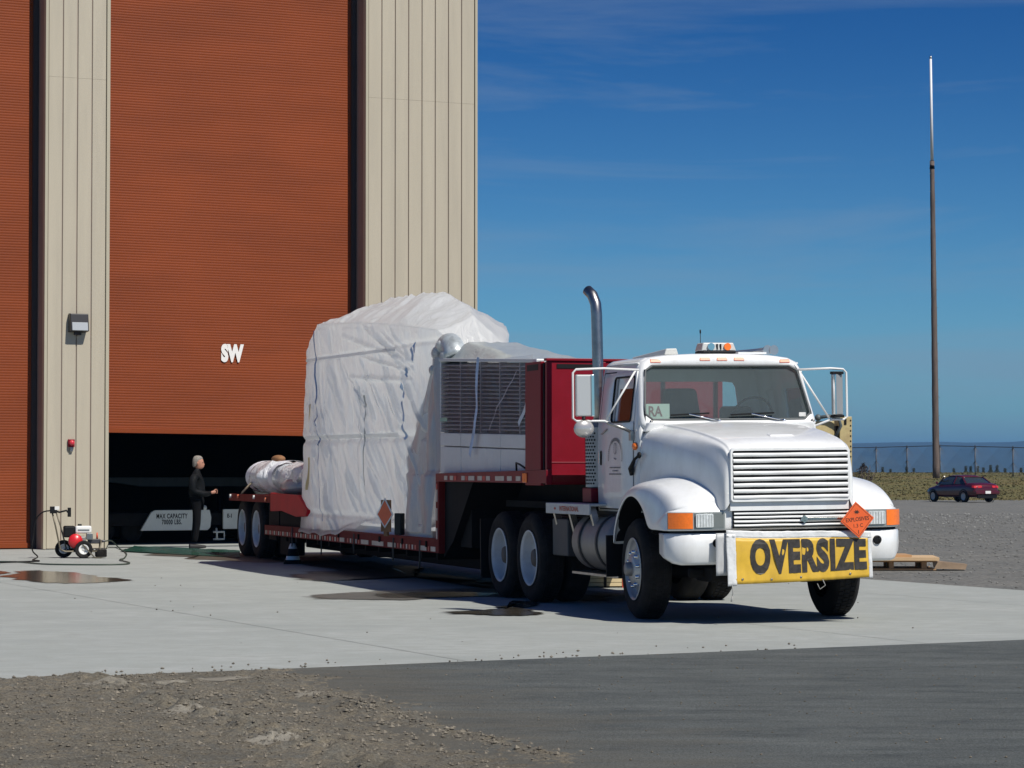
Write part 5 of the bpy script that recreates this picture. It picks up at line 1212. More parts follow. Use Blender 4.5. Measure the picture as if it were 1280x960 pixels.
for i in range(NX + 1):
    x = -15.75 + 7.9 * i / NX; s_ = st_at(x); x_, bb, zb, be, ze, bp, zp, bf, zf = s_
    row = []; ns = 150
    for k in range(ns + 1):
        t = k / ns; z = lerp(zb, ze, t); y = lerp(bb, be, t) - side_disp(x, z) * (1 if .02 < t < .98 else .5)
        if k < 3: z += .05 * noise.noise(Vector((x * 1.7, 0, 8))); y -= .03
        row.append((x + .03 * noise.noise(Vector((z * 1.2, 1, 1))) * (1 if i in (0, NX) else 0), y, z))
    nr = 34
    for k in range(1, nr + 1):
        t = k / nr; z = lerp(ze, zp, t ** .8); y = lerp(be, bp, t)
        wr = .05 * math.sin((x * 1.6 + y * 2.1)) * math.sin(PI * t) + .05 * noise.fractal(Vector((x * 1.3, y * 1.6, 6)), 1, 2, 4) + abs(noise.noise(Vector((x * 2.2 + y * 1.7, y * .8, 9)))) * -.07
        row.append((x, y, z + wr * (1 if t > .05 else .3)))
    for k in range(1, 16):
        t = k / 15; row.append((x, lerp(bp, bf, t), lerp(zp, zf, t) + .04 * noise.noise(Vector((x * 2, t * 4, 2)))))
    for k in range(1, 20):
        t = k / 19; row.append((x, bf + .2 * t + .04 * noise.noise(Vector((x * 1.3, t * 4, 5))), lerp(zf, .62, t)))
    rows.append(row)
g.grid(rows)
# end caps
for e in (rows[0], rows[-1]):
    b = len(g.v); c = Vector((sum(p[0] for p in e) / len(e), 0, 1.8)); g.add([tuple(p) for p in e] + [tuple(c)], [(k, k + 1, len(e)) for k in range(len(e) - 1)], True)
g.obj('plastic_wrap', M_WRAP, big, weld=True)
# hidden base inside the hem, made white to bounce light into the film
g = G(); g.box(-15.4, -8.2, -1.12, .55, .62, .72); g.obj('bounce_base', mat('bounce_white', (.8, .8, .78), .7), big)
# blue tape lines
M_BLUE = mat('blue_tape', (.22, .30, .48), .45, var=.2, vscale=9)
M_BLUEL = mat('pale_blue_tape', (.36, .52, .72), .4, var=.3, vscale=6)
def on_side(x, z, off=.012):
    s_ = st_at(x); t = (z - s_[2]) / (s_[4] - s_[2]); return Vector((x, lerp(s_[1], s_[3], t) - side_disp(x, z) - off, z))
def ribbon(pts, wd, m_, parent, name='tape', off=.012, fn=on_side):
    g = G(); rows = []
    for (a, b) in zip(pts, pts[1:]):
        for k in range(12):
            t = k / 12; x = lerp(a[0], b[0], t); z = lerp(a[1], b[1], t); d = Vector((b[0] - a[0], b[1] - a[1])).normalized(); nx, nz = -d.y * wd / 2, d.x * wd / 2
            rows.append([fn(x - nx, z - nz, off), fn(x + nx, z + nz, off)])
    g.grid(rows); return g.obj(name, m_, parent)
ribbon([(-14.42, 3.70), (-14.40, 3.0), (-14.25, 2.3), (-14.1, 1.8), (-13.9, 1.1), (-13.62, .72)], .035, M_BLUE, big, 'blue_tape_line', off=.045)
ribbon([(-11.62, 2.62), (-11.60, 1.0)], .03, mat('fold_shadow_tape', (.52, .50, .45), .4), big, 'seam_shadow')  # darker ribbon along the seam, its fold shadow put into the colour
for (x, z, q) in ((-8.90, 3.10, .09), (-9.12, 2.88, .07), (-9.25, 2.62, .11), (-9.32, 2.33, .14), (-9.36, 2.05, .10), (-8.80, 3.18, .06)):
    ribbon([(x, z + q), (x + .06, z), (x + .02, z - q)], .08, M_BLUEL, big, 'blue_tape_patch', off=.055)
M_YT = mat('yellowed_patch', (.66, .52, .24), .5)
for (x, z, h) in ((-15.05, 2.35, .22), (-15.1, 1.45, .28)): ribbon([(x, z + h), (x + .03, z - h)], .14, M_YT, big, 'label_under_film')

M_HIGHLIGHT = wrap_mat('film_highlight', (.92, .92, .91), .45, .4, bump=.1); M_HIGHLIGHT.node_tree.nodes['Principled BSDF'].inputs['Coat Weight'].default_value = .1  # pale ribbons along seams and folds, film highlights put into their colour
ribbon([(-15.5, 3.27), (-12.5, 3.24), (-9.4, 3.20)], .045, M_HIGHLIGHT, big, 'seam_highlight', off=.03)
ribbon([(-15.6, 2.04), (-12.0, 2.03), (-9.5, 2.02)], .055, M_HIGHLIGHT, big, 'seam_highlight', off=.03)
ribbon([(-11.75, 2.75), (-11.75, .95)], .04, M_HIGHLIGHT, big, 'seam_highlight', off=.03)
ribbon([(-14.3, 2.9), (-13.4, 1.9), (-12.7, .75)], .035, M_HIGHLIGHT, big, 'seam_highlight', off=.035)
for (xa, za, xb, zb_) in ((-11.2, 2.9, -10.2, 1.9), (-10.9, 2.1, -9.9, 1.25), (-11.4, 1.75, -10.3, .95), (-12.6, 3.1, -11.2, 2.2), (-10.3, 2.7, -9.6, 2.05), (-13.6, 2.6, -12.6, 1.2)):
    ribbon([(xa, za), ((xa + xb) / 2 + .05, (za + zb_) / 2 + .03), (xb, zb_)], .022, M_HIGHLIGHT, big, 'fold_highlight', off=.04)
# cooling unit on the gooseneck: louvred casing under clear film
cu_ = thing('wrapped_cooling_unit', 'cooling unit with dark louvres and white cabinet under clear plastic on the gooseneck', 'cooling unit', TO, TRZ)
M_CAB = mat('cabinet_white', (.84, .84, .81), .45, var=.06, vscale=2)
M_LOUV = mat('louvre_dark', (.17, .18, .21), .5, .2, var=.2)
y0 = -1.17
def ztop(x): return lerp(2.985, 2.815, (x + 7.6) / 4.05)
def zmid(x): return lerp(2.03, 1.955, (x + 7.6) / 4.05)
# cabinet doors, separate panels
for a, b in ((-7.62, -6.66), (-6.65, -4.92), (-4.91, -3.45)):
    g = G(); g.hexa([(a + .006, y0, 1.49), (b - .006, y0, 1.49), (b - .006, 1.1, 1.49), (a + .006, 1.1, 1.49), (a + .006, y0, zmid(a) - .19), (b - .006, y0, zmid(b) - .19), (b - .006, 1.1, zmid(b) - .19), (a + .006, 1.1, zmid(a) - .19)]); g.obj('cabinet_panel', M_CAB, cu_, bevel=.008)
    g = G(); g.hexa([(a + .006, y0 - .006, zmid(a) - .175), (b - .006, y0 - .006, zmid(b) - .175), (b - .006, 1.1, zmid(b) - .175), (a + .006, 1.1, zmid(a) - .175), (a + .006, y0 - .006, zmid(a) - .01), (b - .006, y0 - .006, zmid(b) - .01), (b - .006, 1.1, zmid(b) - .01), (a + .006, 1.1, zmid(a) - .01)]); g.obj('upper_panel', M_CAB, cu_, bevel=.008)
g = G(); g.hexa([(-7.6, y0 + .10, 2.0), (-3.45, y0 + .10, 1.93), (-3.45, 1.1, 1.93), (-7.6, 1.1, 2.0), (-7.6, y0 + .10, 2.95), (-3.45, y0 + .10, 2.78), (-3.45, 1.1, 2.78), (-7.6, 1.1, 2.95)]); g.obj('coil_core', mat('coil_grey', (.035, .038, .048), .8), cu_)
NL = 17
for k in range(NL):
    t = (k + .5) / NL; g = G(); a, b = -7.58, -3.47; za = lerp(zmid(a) + .02, ztop(a) - .05, t); zb_ = lerp(zmid(b) + .02, ztop(b) - .05, t); h = .0115
    g.hexa([(a, y0 + .0, za - h), (b, y0 + .0, zb_ - h), (b, y0 + .075, zb_ + h), (a, y0 + .075, za + h), (a, y0 + .0, za - h + .016), (b, y0 + .0, zb_ - h + .016), (b, y0 + .075, zb_ + h + .016), (a, y0 + .075, za + h + .016)]); g.obj('louvre', M_LOUV, cu_)
for x in (-7.6, -6.66, -5.75, -4.92, -4.1, -3.47):
    g = G(); g.box(x - .022, x + .022, y0 - .008, y0 + .08, zmid(x), ztop(x) - .02); g.obj('upright', M_LOUV if -7.5 < x < -3.5 else M_CAB, cu_)
g = G(); g.hexa([(-7.66, y0 - .02, ztop(-7.66) - .03), (-3.42, y0 - .02, ztop(-3.42) - .03), (-3.42, 1.12, ztop(-3.42) - .03), (-7.66, 1.12, ztop(-7.66) - .03), (-7.66, y0 - .02, ztop(-7.66) + .015), (-3.42, y0 - .02, ztop(-3.42) + .015), (-3.42, 1.12, ztop(-3.42) + .015), (-7.66, 1.12, ztop(-7.66) + .015)]); g.obj('top_frame', mat('top_frame_pale', (.62, .66, .66), .35), cu_, bevel=.01)
# fan housing dome on top (slopes down forwards)
g = G(); rows = []
for i in range(41):
    x = -7.45 + 3.95 * i / 40; t = i / 40; h = .23 * max(0, 1 - t * 1.5) ** .9 * min(1, (i + .5) / 3) + .012
    rows.append([(x, lerp(y0 + .06, -.1, j / 16), ztop(x) + .01 + h * min(1, math.sin(PI * min(1, j / 16)) * 2.2) + .02 * noise.noise(Vector((x * 2.5, j * .6, 1)))) for j in range(17)])
g.grid(rows); g.obj('top_cover_film', wrap_mat('grey_green_film', (.62, .66, .65), .3, .35, bump=.5), cu_, weld=True)
# clear film over the louvred face
def film_pt(x, z, off=0.0):
    w_ = .016 * noise.noise(Vector((x * 3.2 + z * 3, z * 1.6, 3))) + .012 * abs(noise.noise(Vector((x * 1.1 + z * 1.4, z * .7, 8))))
    return Vector((x, y0 - .055 - w_ - off, z))
g = G(); g.grid([[film_pt(lerp(-7.66, -3.44, i / 70), lerp(1.50, ztop(-5) + .0, j / 40)) for j in range(41)] for i in range(71)]); g.obj('clear_film', wrap_mat('thin_clear_film', (.62, .66, .70), .2, .10, cl=.82, bump=.8), cu_)
ribbon([(-5.62, 2.93), (-5.70, 2.3), (-5.80, 2.05), (-6.0, 1.68)], .10, M_BLUEL, cu_, 'blue_tape_strip', off=.02, fn=film_pt)
ribbon([(-3.48, 2.44), (-3.95, 2.04)], .07, mat('white_strap', (.62, .63, .66), .5), cu_, 'white_strap', off=.02, fn=film_pt)
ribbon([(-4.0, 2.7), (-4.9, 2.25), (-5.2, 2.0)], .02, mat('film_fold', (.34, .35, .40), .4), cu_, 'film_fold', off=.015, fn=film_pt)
ribbon([(-7.5, 2.19), (-7.15, 2.19)], .05, mat('green_label', (.25, .5, .35), .5), cu_, 'green_label', off=-.02, fn=film_pt)
# grey plastic curtain hanging at its rear end down to the low deck
g = G(); rows = []
for i in range(46):
    t = i / 45
    col = []
    for j in range(61):
        v_ = j / 60; z = lerp(.70, 3.02, v_)
        xl = lerp(-9.45, -8.05, max(0, (v_ - .42) / .58) ** .9) if v_ > .42 else -9.45 + .12 * math.sin(v_ * 6)
        xr = -7.60 if z > 1.5 else lerp(-7.75, -7.60, max(0, (z - .7) / .8))
        x = lerp(xl, xr, t)
        y = -1.20 - .10 * math.sin(t * 9 + v_ * 2) * (1 - v_ * .5) * .6 - .035 * noise.noise(Vector((t * 6, v_ * 4, 2))) + .10 * (1 - t) ** 2
        if z < 1.5: y -= .04
        col.append((x, y, z + .03 * noise.noise(Vector((t * 5, 0, 1))) * (j < 2)))
    rows.append(col)
g.grid(rows); g.obj('hanging_film', M_WRAPG, cu_, weld=True)
g = G(); g.box(-8.0, -7.66, -1.02, 1.0, .65, 2.7); g.obj('rear_casing', mat('casing_grey', (.3, .3, .31), .6), cu_, bevel=.03)
# duct elbow
g = G(); P = []
for k in range(13):
    a = PI * k / 12 * .92; P.append((-7.72 + .30 * math.cos(PI - a) * 1.0, -1.02, 2.92 + .27 * math.sin(a)))
g.tube([(-8.04, -1.02, 2.6)] + P, [.15] * 14, 18); g.obj('duct_elbow', mat('foil_duct', (.50, .54, .54), .35, .35, var=.4, vscale=7, bump=.6, bscale=9), cu_)
g = G()
for (x, z, q) in ((-7.95, 3.08, .12), (-7.72, 3.18, .09), (-8.08, 2.86, .10), (-7.55, 3.03, .10)): g.ball((x, -1.15, z), q * 1.2, .05, q * .7, 9, 6)
g.obj('film_knots', M_WRAP, cu_)
# small placard on a stake
Mp = Matrix.Translation(TRW(-9.74, -1.36, .92)) @ Matrix.Rotation(TRZ + math.radians(24), 4, 'Z') @ Matrix.Rotation(PI / 2, 4, 'X')
sp = thing('stake_placard', 'orange diamond placard on a short wooden stake at the trailer deck edge', 'placard'); sp.matrix_world = Mp
g = G(); g.prism([(0, -.17), (.16, 0), (0, .19), (-.16, 0)], 'z', .02, .026); g.obj('panel', bpy.data.materials['placard_orange'], sp)
g = G(); P = [(0, -.19), (.185, 0), (0, .23), (-.185, 0)]; Q = [(a * .86, b * .86) for a, b in P]
g.add([(a, b, .028) for a, b in P + Q] + [(a, b, .020) for a, b in P + Q], [(k, (k + 1) % 4, 4 + (k + 1) % 4, 4 + k) for k in range(4)] + [(k, (k + 1) % 4, 8 + (k + 1) % 4, 8 + k) for k in range(4)]); g.obj('white_border', PLATE, sp)
g = G(); g.box(-.10, .12, -.24, .20, .004, .018); g.obj('backboard', mat('stake_wood', (.24, .12, .05), .8, var=.3, vscale=12), sp, bevel=.004)
g = G(); g.box(-.04, .04, -.30, -.20, -.02, .014); g.obj('stake', bpy.data.materials['stake_wood'], sp)
g = G(); g.box(.2, .34, -.28, .02, -.06, .02); g.obj('black_block', BLACK, sp, bevel=.01)

# bundle on the rear deck
bd = thing('wrapped_bundle', 'low bundle wrapped in white plastic lying on the trailer rear deck', 'bundle', TRW(-19.2, -.75, 1.105), TRZ)
g = G(); rows = []
for i in range(60):
    t = i / 59; x = -2.0 + 4.5 * t; r = .40 * min(1, math.sin(PI * min(1, t * 3.3) / 2) ** .5 + .02) * (1 - .12 * math.sin(t * 17) ** 2) * (.86 if t > .45 else 1)
    if .42 < t < .50: r *= .8
    rows.append([(x, r * 1.05 * math.cos(a) * (1 + .22 * noise.noise(Vector((x * 3, math.cos(a) * 2, math.sin(a) * 2)))), .30 + r * .72 * math.sin(a) * (1 + .2 * noise.noise(Vector((x * 5, math.cos(a) * 3, math.sin(a) * 3))))) for a in [2 * PI * k / 28 for k in range(28)]])
g.grid(rows, True, True); g.obj('plastic_wrap', wrap_mat('white_bundle_film', (.88, .89, .90), .2, .2, bump=1.0), bd, weld=True)
for x in (-1.35, .55):
    g = G(); g.grid([[(x + dx, .39 * math.cos(a), .30 + .29 * math.sin(a)) for a in [2 * PI * k / 28 for k in range(28)]] for dx in (-.16, -.05, .05, .18)], True, True); g.obj('white_band', mat('white_sheet_band', (.80, .82, .86), .5) if 'white_sheet_band' not in bpy.data.materials else bpy.data.materials['white_sheet_band'], bd, weld=True)
g = G(); g.tube([(-1.2, -.3, .25), (-.9, -.42, .18), (-1.3, -.48, .03), (-1.5, -.5, -.1)], .02, 6); g.obj('tie_rope', mat('rope_tan', (.45, .36, .24), .8), bd)
g = G(); g.ball((-1.0, .1, .62), .25, .12, .07, 10, 6); g.obj('brown_cap', mat('brown_cardboard', (.25, .12, .05), .8), bd)
g = G(); g.ball((1.9, -.18, .15), .7, .28, .16, 14, 8); g.obj('grey_sheet', M_WRAPG, bd)
# ================================================================ person (skinned skeleton)
def skin_body(name, pts, edges, rad, m_, parent, sub=2, root=0):
    me = bpy.data.meshes.new(name); me.from_pydata(pts, edges, []); me.update()
    o = bpy.data.objects.new(name, me); C.objects.link(o); o.parent = parent
    sk = o.modifiers.new('skin', 'SKIN'); sk.use_smooth_shade = True; sk.branch_smoothing = .6
    for i, v in enumerate(me.skin_vertices[0].data): v.radius = rad[i] if isinstance(rad[i], tuple) else (rad[i], rad[i]); v.use_root = (i == root)
    ss = o.modifiers.new('sub', 'SUBSURF'); ss.levels = ss.render_levels = sub
    me.materials.append(m_); return o
M_SKIN = mat('skin', (.42, .20, .13), .6, var=.08)
M_JKT = mat('black_jacket', (.008, .009, .010), .6, var=.5, vscale=14, bump=1.0, bscale=14, spec=.12)
M_PANT = mat('black_trousers', (.007, .007, .008), .9, var=.2, vscale=8, spec=.08)
pp = HG(1.80, .05)
px, py = gp(246, 686)
per = thing('person', 'grey haired person in black jacket and dark trousers standing at the open hangar door', 'person', (px, py, 0), 0)
# local: +x = facing (image right), y = depth
P = [(0, 0, .98), (-.01, 0, 1.14), (0, 0, 1.30), (-.01, 0, 1.44), (.0, 0, 1.515), (.02, 0, 1.57)]
E_ = [(0, 1), (1, 2), (2, 3), (3, 4), (4, 5)]; Rr = [(.145, .175), (.145, .185), (.15, .20), (.115, .165), .062, .055]
for s in (-1, 1):
    b = len(P); P += [(-.02, s * .17, 1.42), (-.05, s * .235, 1.36), (-.06, s * .26, 1.12), (.17, s * .16, 1.06), (.26, s * .055, 1.08)]
    E_ += [(3, b), (b, b + 1), (b + 1, b + 2), (b + 2, b + 3), (b + 3, b + 4)]; Rr += [.088, .085, .072, .058, .044]
skin_body('jacket_and_torso', P, E_, Rr, M_JKT, per)
P = [(0, 0, .96)]; E_ = []; Rr = [(.125, .155)]
for s, fx in ((-1, .0), (1, -.05)):
    b = len(P); P += [(0, s * .09, .90), (.02 + fx, s * .10, .50), (-.03 + fx, s * .10, .12)]; E_ += [(0, b), (b, b + 1), (b + 1, b + 2)]; Rr += [.105, .072, .058]
skin_body('trousers', P, E_, Rr, M_PANT, per)
for s, fx in ((-1, .0), (1, -.05)):
    g = G(); g.grid([[(-.11 + fx + .30 * t, s * .10 + .052 * math.cos(a) * (1 - .3 * t), max(.002, .045 + .045 * math.sin(a) * (1.25 - .75 * t))) for a in [2 * PI * k / 12 for k in range(12)]] for t in (0, .12, .4, .75, .95, 1.0)], True, True); g.obj('shoe', mat('shoe_dark', (.03, .028, .026), .5) if 'shoe_dark' not in bpy.data.materials else bpy.data.materials['shoe_dark'], per, weld=True)
# head
hd = G(); rows = []
for (z, cx_, rx, ry) in ((1.545, .035, .050, .045), (1.565, .045, .072, .058), (1.60, .042, .083, .066), (1.64, .035, .092, .073), (1.68, .030, .096, .077), (1.72, .024, .094, .076), (1.755, .018, .080, .066), (1.775, .014, .05, .042), (1.783, .012, .01, .01)):
    rows.append([(cx_ + rx * math.cos(a) + (.012 if abs(math.sin(a)) < .3 and math.cos(a) > 0 and 1.59 < z < 1.66 else 0), ry * math.sin(a), z) for a in [2 * PI * k / 24 for k in range(24)]])
hd.grid(rows, True, True)
head = hd.obj('head', M_SKIN, per, weld=True)
g = G(); g.hexa([(.125, -.016, 1.622), (.148, -.010, 1.626), (.148, .010, 1.626), (.125, .016, 1.622), (.118, -.008, 1.68), (.124, -.005, 1.68), (.124, .005, 1.68), (.118, .008, 1.68)]); g.obj('nose', M_SKIN, head, bevel=.005)
for s in (-1, 1):
    g = G(); g.ball((.108, s * .032, 1.668), .016, .016, .010, 8, 6); g.obj('eye', mat('eye_dark', (.05, .04, .03), .2) if 'eye_dark' not in bpy.data.materials else bpy.data.materials['eye_dark'], head)
    g = G(); g.ball((.02, s * .078, 1.655), .018, .010, .030, 10, 6); g.obj('ear', M_SKIN, head)
g = G(); g.ball((.117, 0, 1.600), .012, .026, .007, 10, 6); g.obj('mouth', mat('lip', (.38, .15, .12), .6), head)
g = G(); rows = []
for (z, cx_, rx, ry) in ((1.585, -.045, .03, .055), (1.63, -.012, .080, .076), (1.69, .002, .096, .081), (1.73, .010, .098, .081), (1.765, .012, .090, .072), (1.793, .010, .058, .048), (1.803, .008, .01, .01)):
    rows.append([(cx_ + rx * math.cos(a) * (1 if math.cos(a) < .2 or z > 1.72 else .30), ry * math.sin(a) + .005 * math.sin(a * 9 + z * 80), z + .007 * math.sin(a * 7)) for a in [2 * PI * k / 28 for k in range(28)]])
g.grid(rows, True, True); g.obj('hair', mat('grey_hair', (.26, .235, .20), .8, var=.3, vscale=40), per, weld=True)
# hands folded together, five fingers each
for s in (-1, 1):
    Pn = [(.27, s * .045, 1.085), (.33, s * .015, 1.10)]; En = [(0, 1)]; Rn = [.026, .026]
    hand_ = skin_body('hand', Pn + [(.37, s * .0, 1.105)], [(0, 1), (1, 2)], [(.020, .028), (.018, .036), (.014, .032)], M_SKIN, per, 2)
    for k in range(4):
        dz = -.03 + .02 * k; L_ = (.030, .036, .038, .032)[k]
        skin_body('finger', [(.372, s * .003, 1.105 + dz), (.372 + L_ * .6, -s * .012, 1.107 + dz), (.372 + L_ * .55, -s * .034, 1.105 + dz)], [(0, 1), (1, 2)], [.009, .0085, .0075], M_SKIN, hand_, 1)
    skin_body('thumb', [(.325, s * .015, 1.125), (.355, s * .006, 1.150), (.383, -s * .004, 1.150)], [(0, 1), (1, 2)], [.011, .010, .008], M_SKIN, hand_, 1)

# ================================================================ pressure washer
wx, wy = gp(95, 697.5)
pw = thing('pressure_washer', 'small red and white petrol pressure washer on black wheels against the tan pilaster', 'pressure washer', (wx, wy, 0), math.radians(12))
M_FR = mat('washer_frame', (.16, .14, .10), .45, .4)
def small_wheel(x, y, r, w_, parent):
    e = bpy.data.objects.new('wheel', None); C.objects.link(e); e.parent = parent; e.location = (x, y, r)
    g = G(); g.lathe([(0, r * .5), (0, r * .8), (-.01, r * .95), (w_ / 2, r), (w_ + .01, r * .95), (w_, r * .8), (w_, r * .5)], (0, 0, 0), 'y', 24); g.obj('tyre', RUBBER, e)
    g = G(); g.lathe([(-.004, r * .56), (-.008, r * .4), (.02, r * .35), (.0, r * .15), (-.015, 0)], (0, 0, 0), 'y', 20); g.obj('rim', mat('rim_white', (.75, .75, .72), .4) if 'rim_white' not in bpy.data.materials else bpy.data.materials['rim_white'], e)
small_wheel(.12, -.26, .155, .09, pw); small_wheel(-.20, .18, .155, .09, pw)
g = G(); g.tube([(-.42, -.20, .80), (-.36, -.20, .55), (-.28, -.20, .16), (-.20, -.20, .12), (.40, -.20, .12), (.42, -.18, .30), (.42, .16, .30), (.40, .18, .12), (-.20, .18, .12), (-.16, .18, .16), (-.26, .18, .55), (-.34, .18, .80)], .014, 8); g.tube([(-.42, -.20, .80), (-.44, -.20, .86), (-.36, .18, .86), (-.34, .18, .80)], .014, 8); g.bar((-.2, -.2, .13), (-.2, .18, .13), .02); g.bar((.38, -.2, .13), (.38, .18, .13), .02); g.obj('frame', M_FR, pw)
g = G(); g.tube([(.10, -.24, .155), (.10, .22, .155)], .012, 8); g.box(-.15, .30, -.17, .17, .135, .15); g.obj('base_plate', DARK, pw)
g = G(); g.box(-.10, .16, -.13, .15, .16, .38); g.obj('engine', mat('engine_grey', (.30, .30, .29), .5, .4), pw, bevel=.02)
g = G(); g.lathe([(0, .0), (0, .12), (-.05, .125), (-.09, .10), (-.10, 0)], (-.02, -.14, .30), 'y', 24); g.obj('starter_cover', mat('engine_red', (.60, .015, .02), .35, coat=.4), pw)
g = G(); g.box(-.02, .26, -.16, .10, .43, .56); g.obj('fuel_tank', mat('tank_white', (.78, .78, .75), .35, coat=.3), pw, bevel=.03, seg=3)
g = G(); g.box(.02, .22, -.164, -.160, .475, .50); g.obj('tank_stripe', STEEL, pw)
g = G(); g.box(-.22, -.02, -.15, .14, .36, .56); g.obj('air_filter', BLACK, pw, bevel=.03, seg=3)
g = G(); g.cyl((.06, -.02, .56), (.06, -.02, .59), .035); g.obj('fuel_cap', BLACK, pw); g = G(); g.box(.17, .28, -.15, .0, .32, .43); g.obj('muffler', STEEL, pw, bevel=.006)
g = G(); g.box(.20, .42, -.10, .06, .25, .33); g.cyl((.42, -.02, .29), (.50, -.02, .29), .022); g.obj('pump', mat('pump_dark', (.08, .08, .085), .4, .5), pw, bevel=.01)
g = G(); g.cyl((.36, -.02, .33), (.36, -.02, .44), .018, .012); g.obj('pressure_knob', mat('knob_red', (.6, .08, .03), .4), pw)
g = G(); g.lathe([(0, 0), (0, .07), (.08, .07), (.08, 0)], (.40, -.24, .075), 'y', 16); g.box(.33, .52, -.20, .10, .02, .15); g.obj('front_foot', DARK, pw, bevel=.015)
g = G(); g.bar((.10, -.27, .24), (.30, -.30, .02), .022); g.bar((.30, -.30, .012), (.42, -.34, .012), .03); g.obj('spray_lance', M_FR, pw)
g = G(); g.tube([(-.42, -.22, .84), (-.30, -.24, .80), (-.18, -.25, .83), (-.12, -.25, .76)], .018, 8); g.box(-.16, -.10, -.27, -.23, .72, .88); g.box(-.46, -.34, -.25, -.19, .78, .90); g.obj('spray_gun', BLACK, pw, bevel=.006)
g = G(); g.box(-.38, -.30, -.26, -.20, .84, .90); g.obj('white_tag', PLATE, pw, bevel=.004)
# hose
def gpz(u, v, z=.016): a = gp(u, v); return (a[0], a[1], z)
def smooth_path(P, n=8):
    P = [Vector(p) for p in P]; out = []
    for i in range(len(P) - 1):
        p0 = P[max(i - 1, 0)]; p1 = P[i]; p2 = P[i + 1]; p3 = P[min(i + 2, len(P) - 1)]
        for k in range(n):
            t = k / n; out.append(.5 * ((2 * p1) + (-p0 + p2) * t + (2 * p0 - 5 * p1 + 4 * p2 - p3) * t * t + (-p0 + 3 * p1 - 3 * p2 + p3) * t ** 3))
    out.append(P[-1]); return out
WM = Matrix.Translation((wx, wy, 0)) @ Matrix.Rotation(math.radians(12), 4, 'Z')
h0 = WM @ Vector((-.42, -.22, .83))
g = G(); g.tube(smooth_path([h0, h0 + Vector((-.16, -.02, -.03)), h0 + Vector((-.28, 0, -.16)), h0 + Vector((-.32, 0, -.42)), h0 + Vector((-.34, 0, -.68)), gpz(47, 697), gpz(41, 701), gpz(48, 702.5), gpz(10, 704), gpz(-60, 707)]), .012, 8); g.obj('h', BLACK)
o = bpy.context.scene.objects['h']; o.name = 'pressure_hose'; tag(o, 'thin black pressure hose drooping from the washer handle and running left', 'hose')
g = G(); e0 = WM @ Vector((.50, -.02, .29))
g.tube(smooth_path([e0, gpz(140, 684, .12), gpz(150, 687), gpz(158, 693), gpz(155, 699), gpz(150, 701), gpz(162, 705), gpz(140, 707), gpz(60, 706.5), gpz(20, 703.5), gpz(-40, 703)]), .012, 8); o = g.obj('supply_hose', mat('hose_dark_green', (.03, .05, .035), .5)); tag(o, 'dark supply hose looping over the concrete right of the washer', 'hose')

# ================================================================ sedan car
cx0, cy0 = 23.75, 139.6
car = thing('parked_car', 'dark maroon four door sedan parked on gravel before the grass bank', 'car', (cx0, cy0, gz(0, 139) + .004), math.radians(90 + 26))
# local: +x forward (away), y left
M_CAR = mat('maroon_paint', (.070, .004, .011), .3, coat=.6)
M_CGL = mat('car_glass', (.03, .04, .045), .05, spec=.9)
def car_sec(x):
    pass
CS = [(-2.25, .42, .78, .62), (-2.2, .34, .92, .76), (-2.0, .28, 1.02, .83), (-1.55, .26, 1.03, .86), (-1.1, .25, 1.02, .87), (-.4, .25, .98, .875), (.4, .25, .96, .875), (1.0, .25, .94, .87), (1.5, .27, .86, .84), (2.0, .30, .76, .78), (2.22, .38, .66, .64), (2.28, .45, .58, .5)]
g = G(); rows = []
for (x, zb, zt, hw) in CS:
    half = [(0, zb), (hw * .85, zb), (hw, zb + .12), (hw + .005, (zb + zt) / 2), (hw - .02, zt - .09), (hw - .12, zt - .01), (0, zt + .02)]
    rows.append([(x, -y, z) for y, z in half] + [(x, y, z) for y, z in half[::-1][1:-1]])
g.grid(rows, True, True); g.add([tuple(p) for p in rows[0]], [tuple(range(len(rows[0])))]); g.add([tuple(p) for p in rows[-1]], [tuple(range(len(rows[0])))])
g.obj('body', M_CAR, car, weld=True, sub=1)
GH = [(-1.45, 1.01, .72, 1.02), (-.95, 1.33, .62, 1.02), (-.55, 1.40, .61, 1.0), (.15, 1.40, .61, .98), (.45, 1.33, .63, .98), (1.12, .98, .72, .95)]
g = G(); rows = []
for (x, zt, hwt, zb) in GH: rows.append([(x, -.80, zb - .06), (x, -hwt - (1.40 - zt) * .1, zt - .03), (x, -hwt * .8, zt), (x, hwt * .8, zt), (x, hwt + (1.40 - zt) * .1, zt - .03), (x, .80, zb - .06)])
g.grid(rows); g.obj('glasshouse', M_CGL, car, weld=True)
g = G(); rows = []
for (x, zt, hwt) in ((-1.00, 1.325, .60), (-.55, 1.412, .60), (.15, 1.412, .60), (.42, 1.355, .61)): rows.append([(x, -hwt - .02, zt - .03), (x, -hwt * .8, zt), (x, 0, zt + .015), (x, hwt * .8, zt), (x, hwt + .02, zt - .03)])
g.grid(rows); g.obj('roof', M_CAR, car, weld=True, solid=.02)
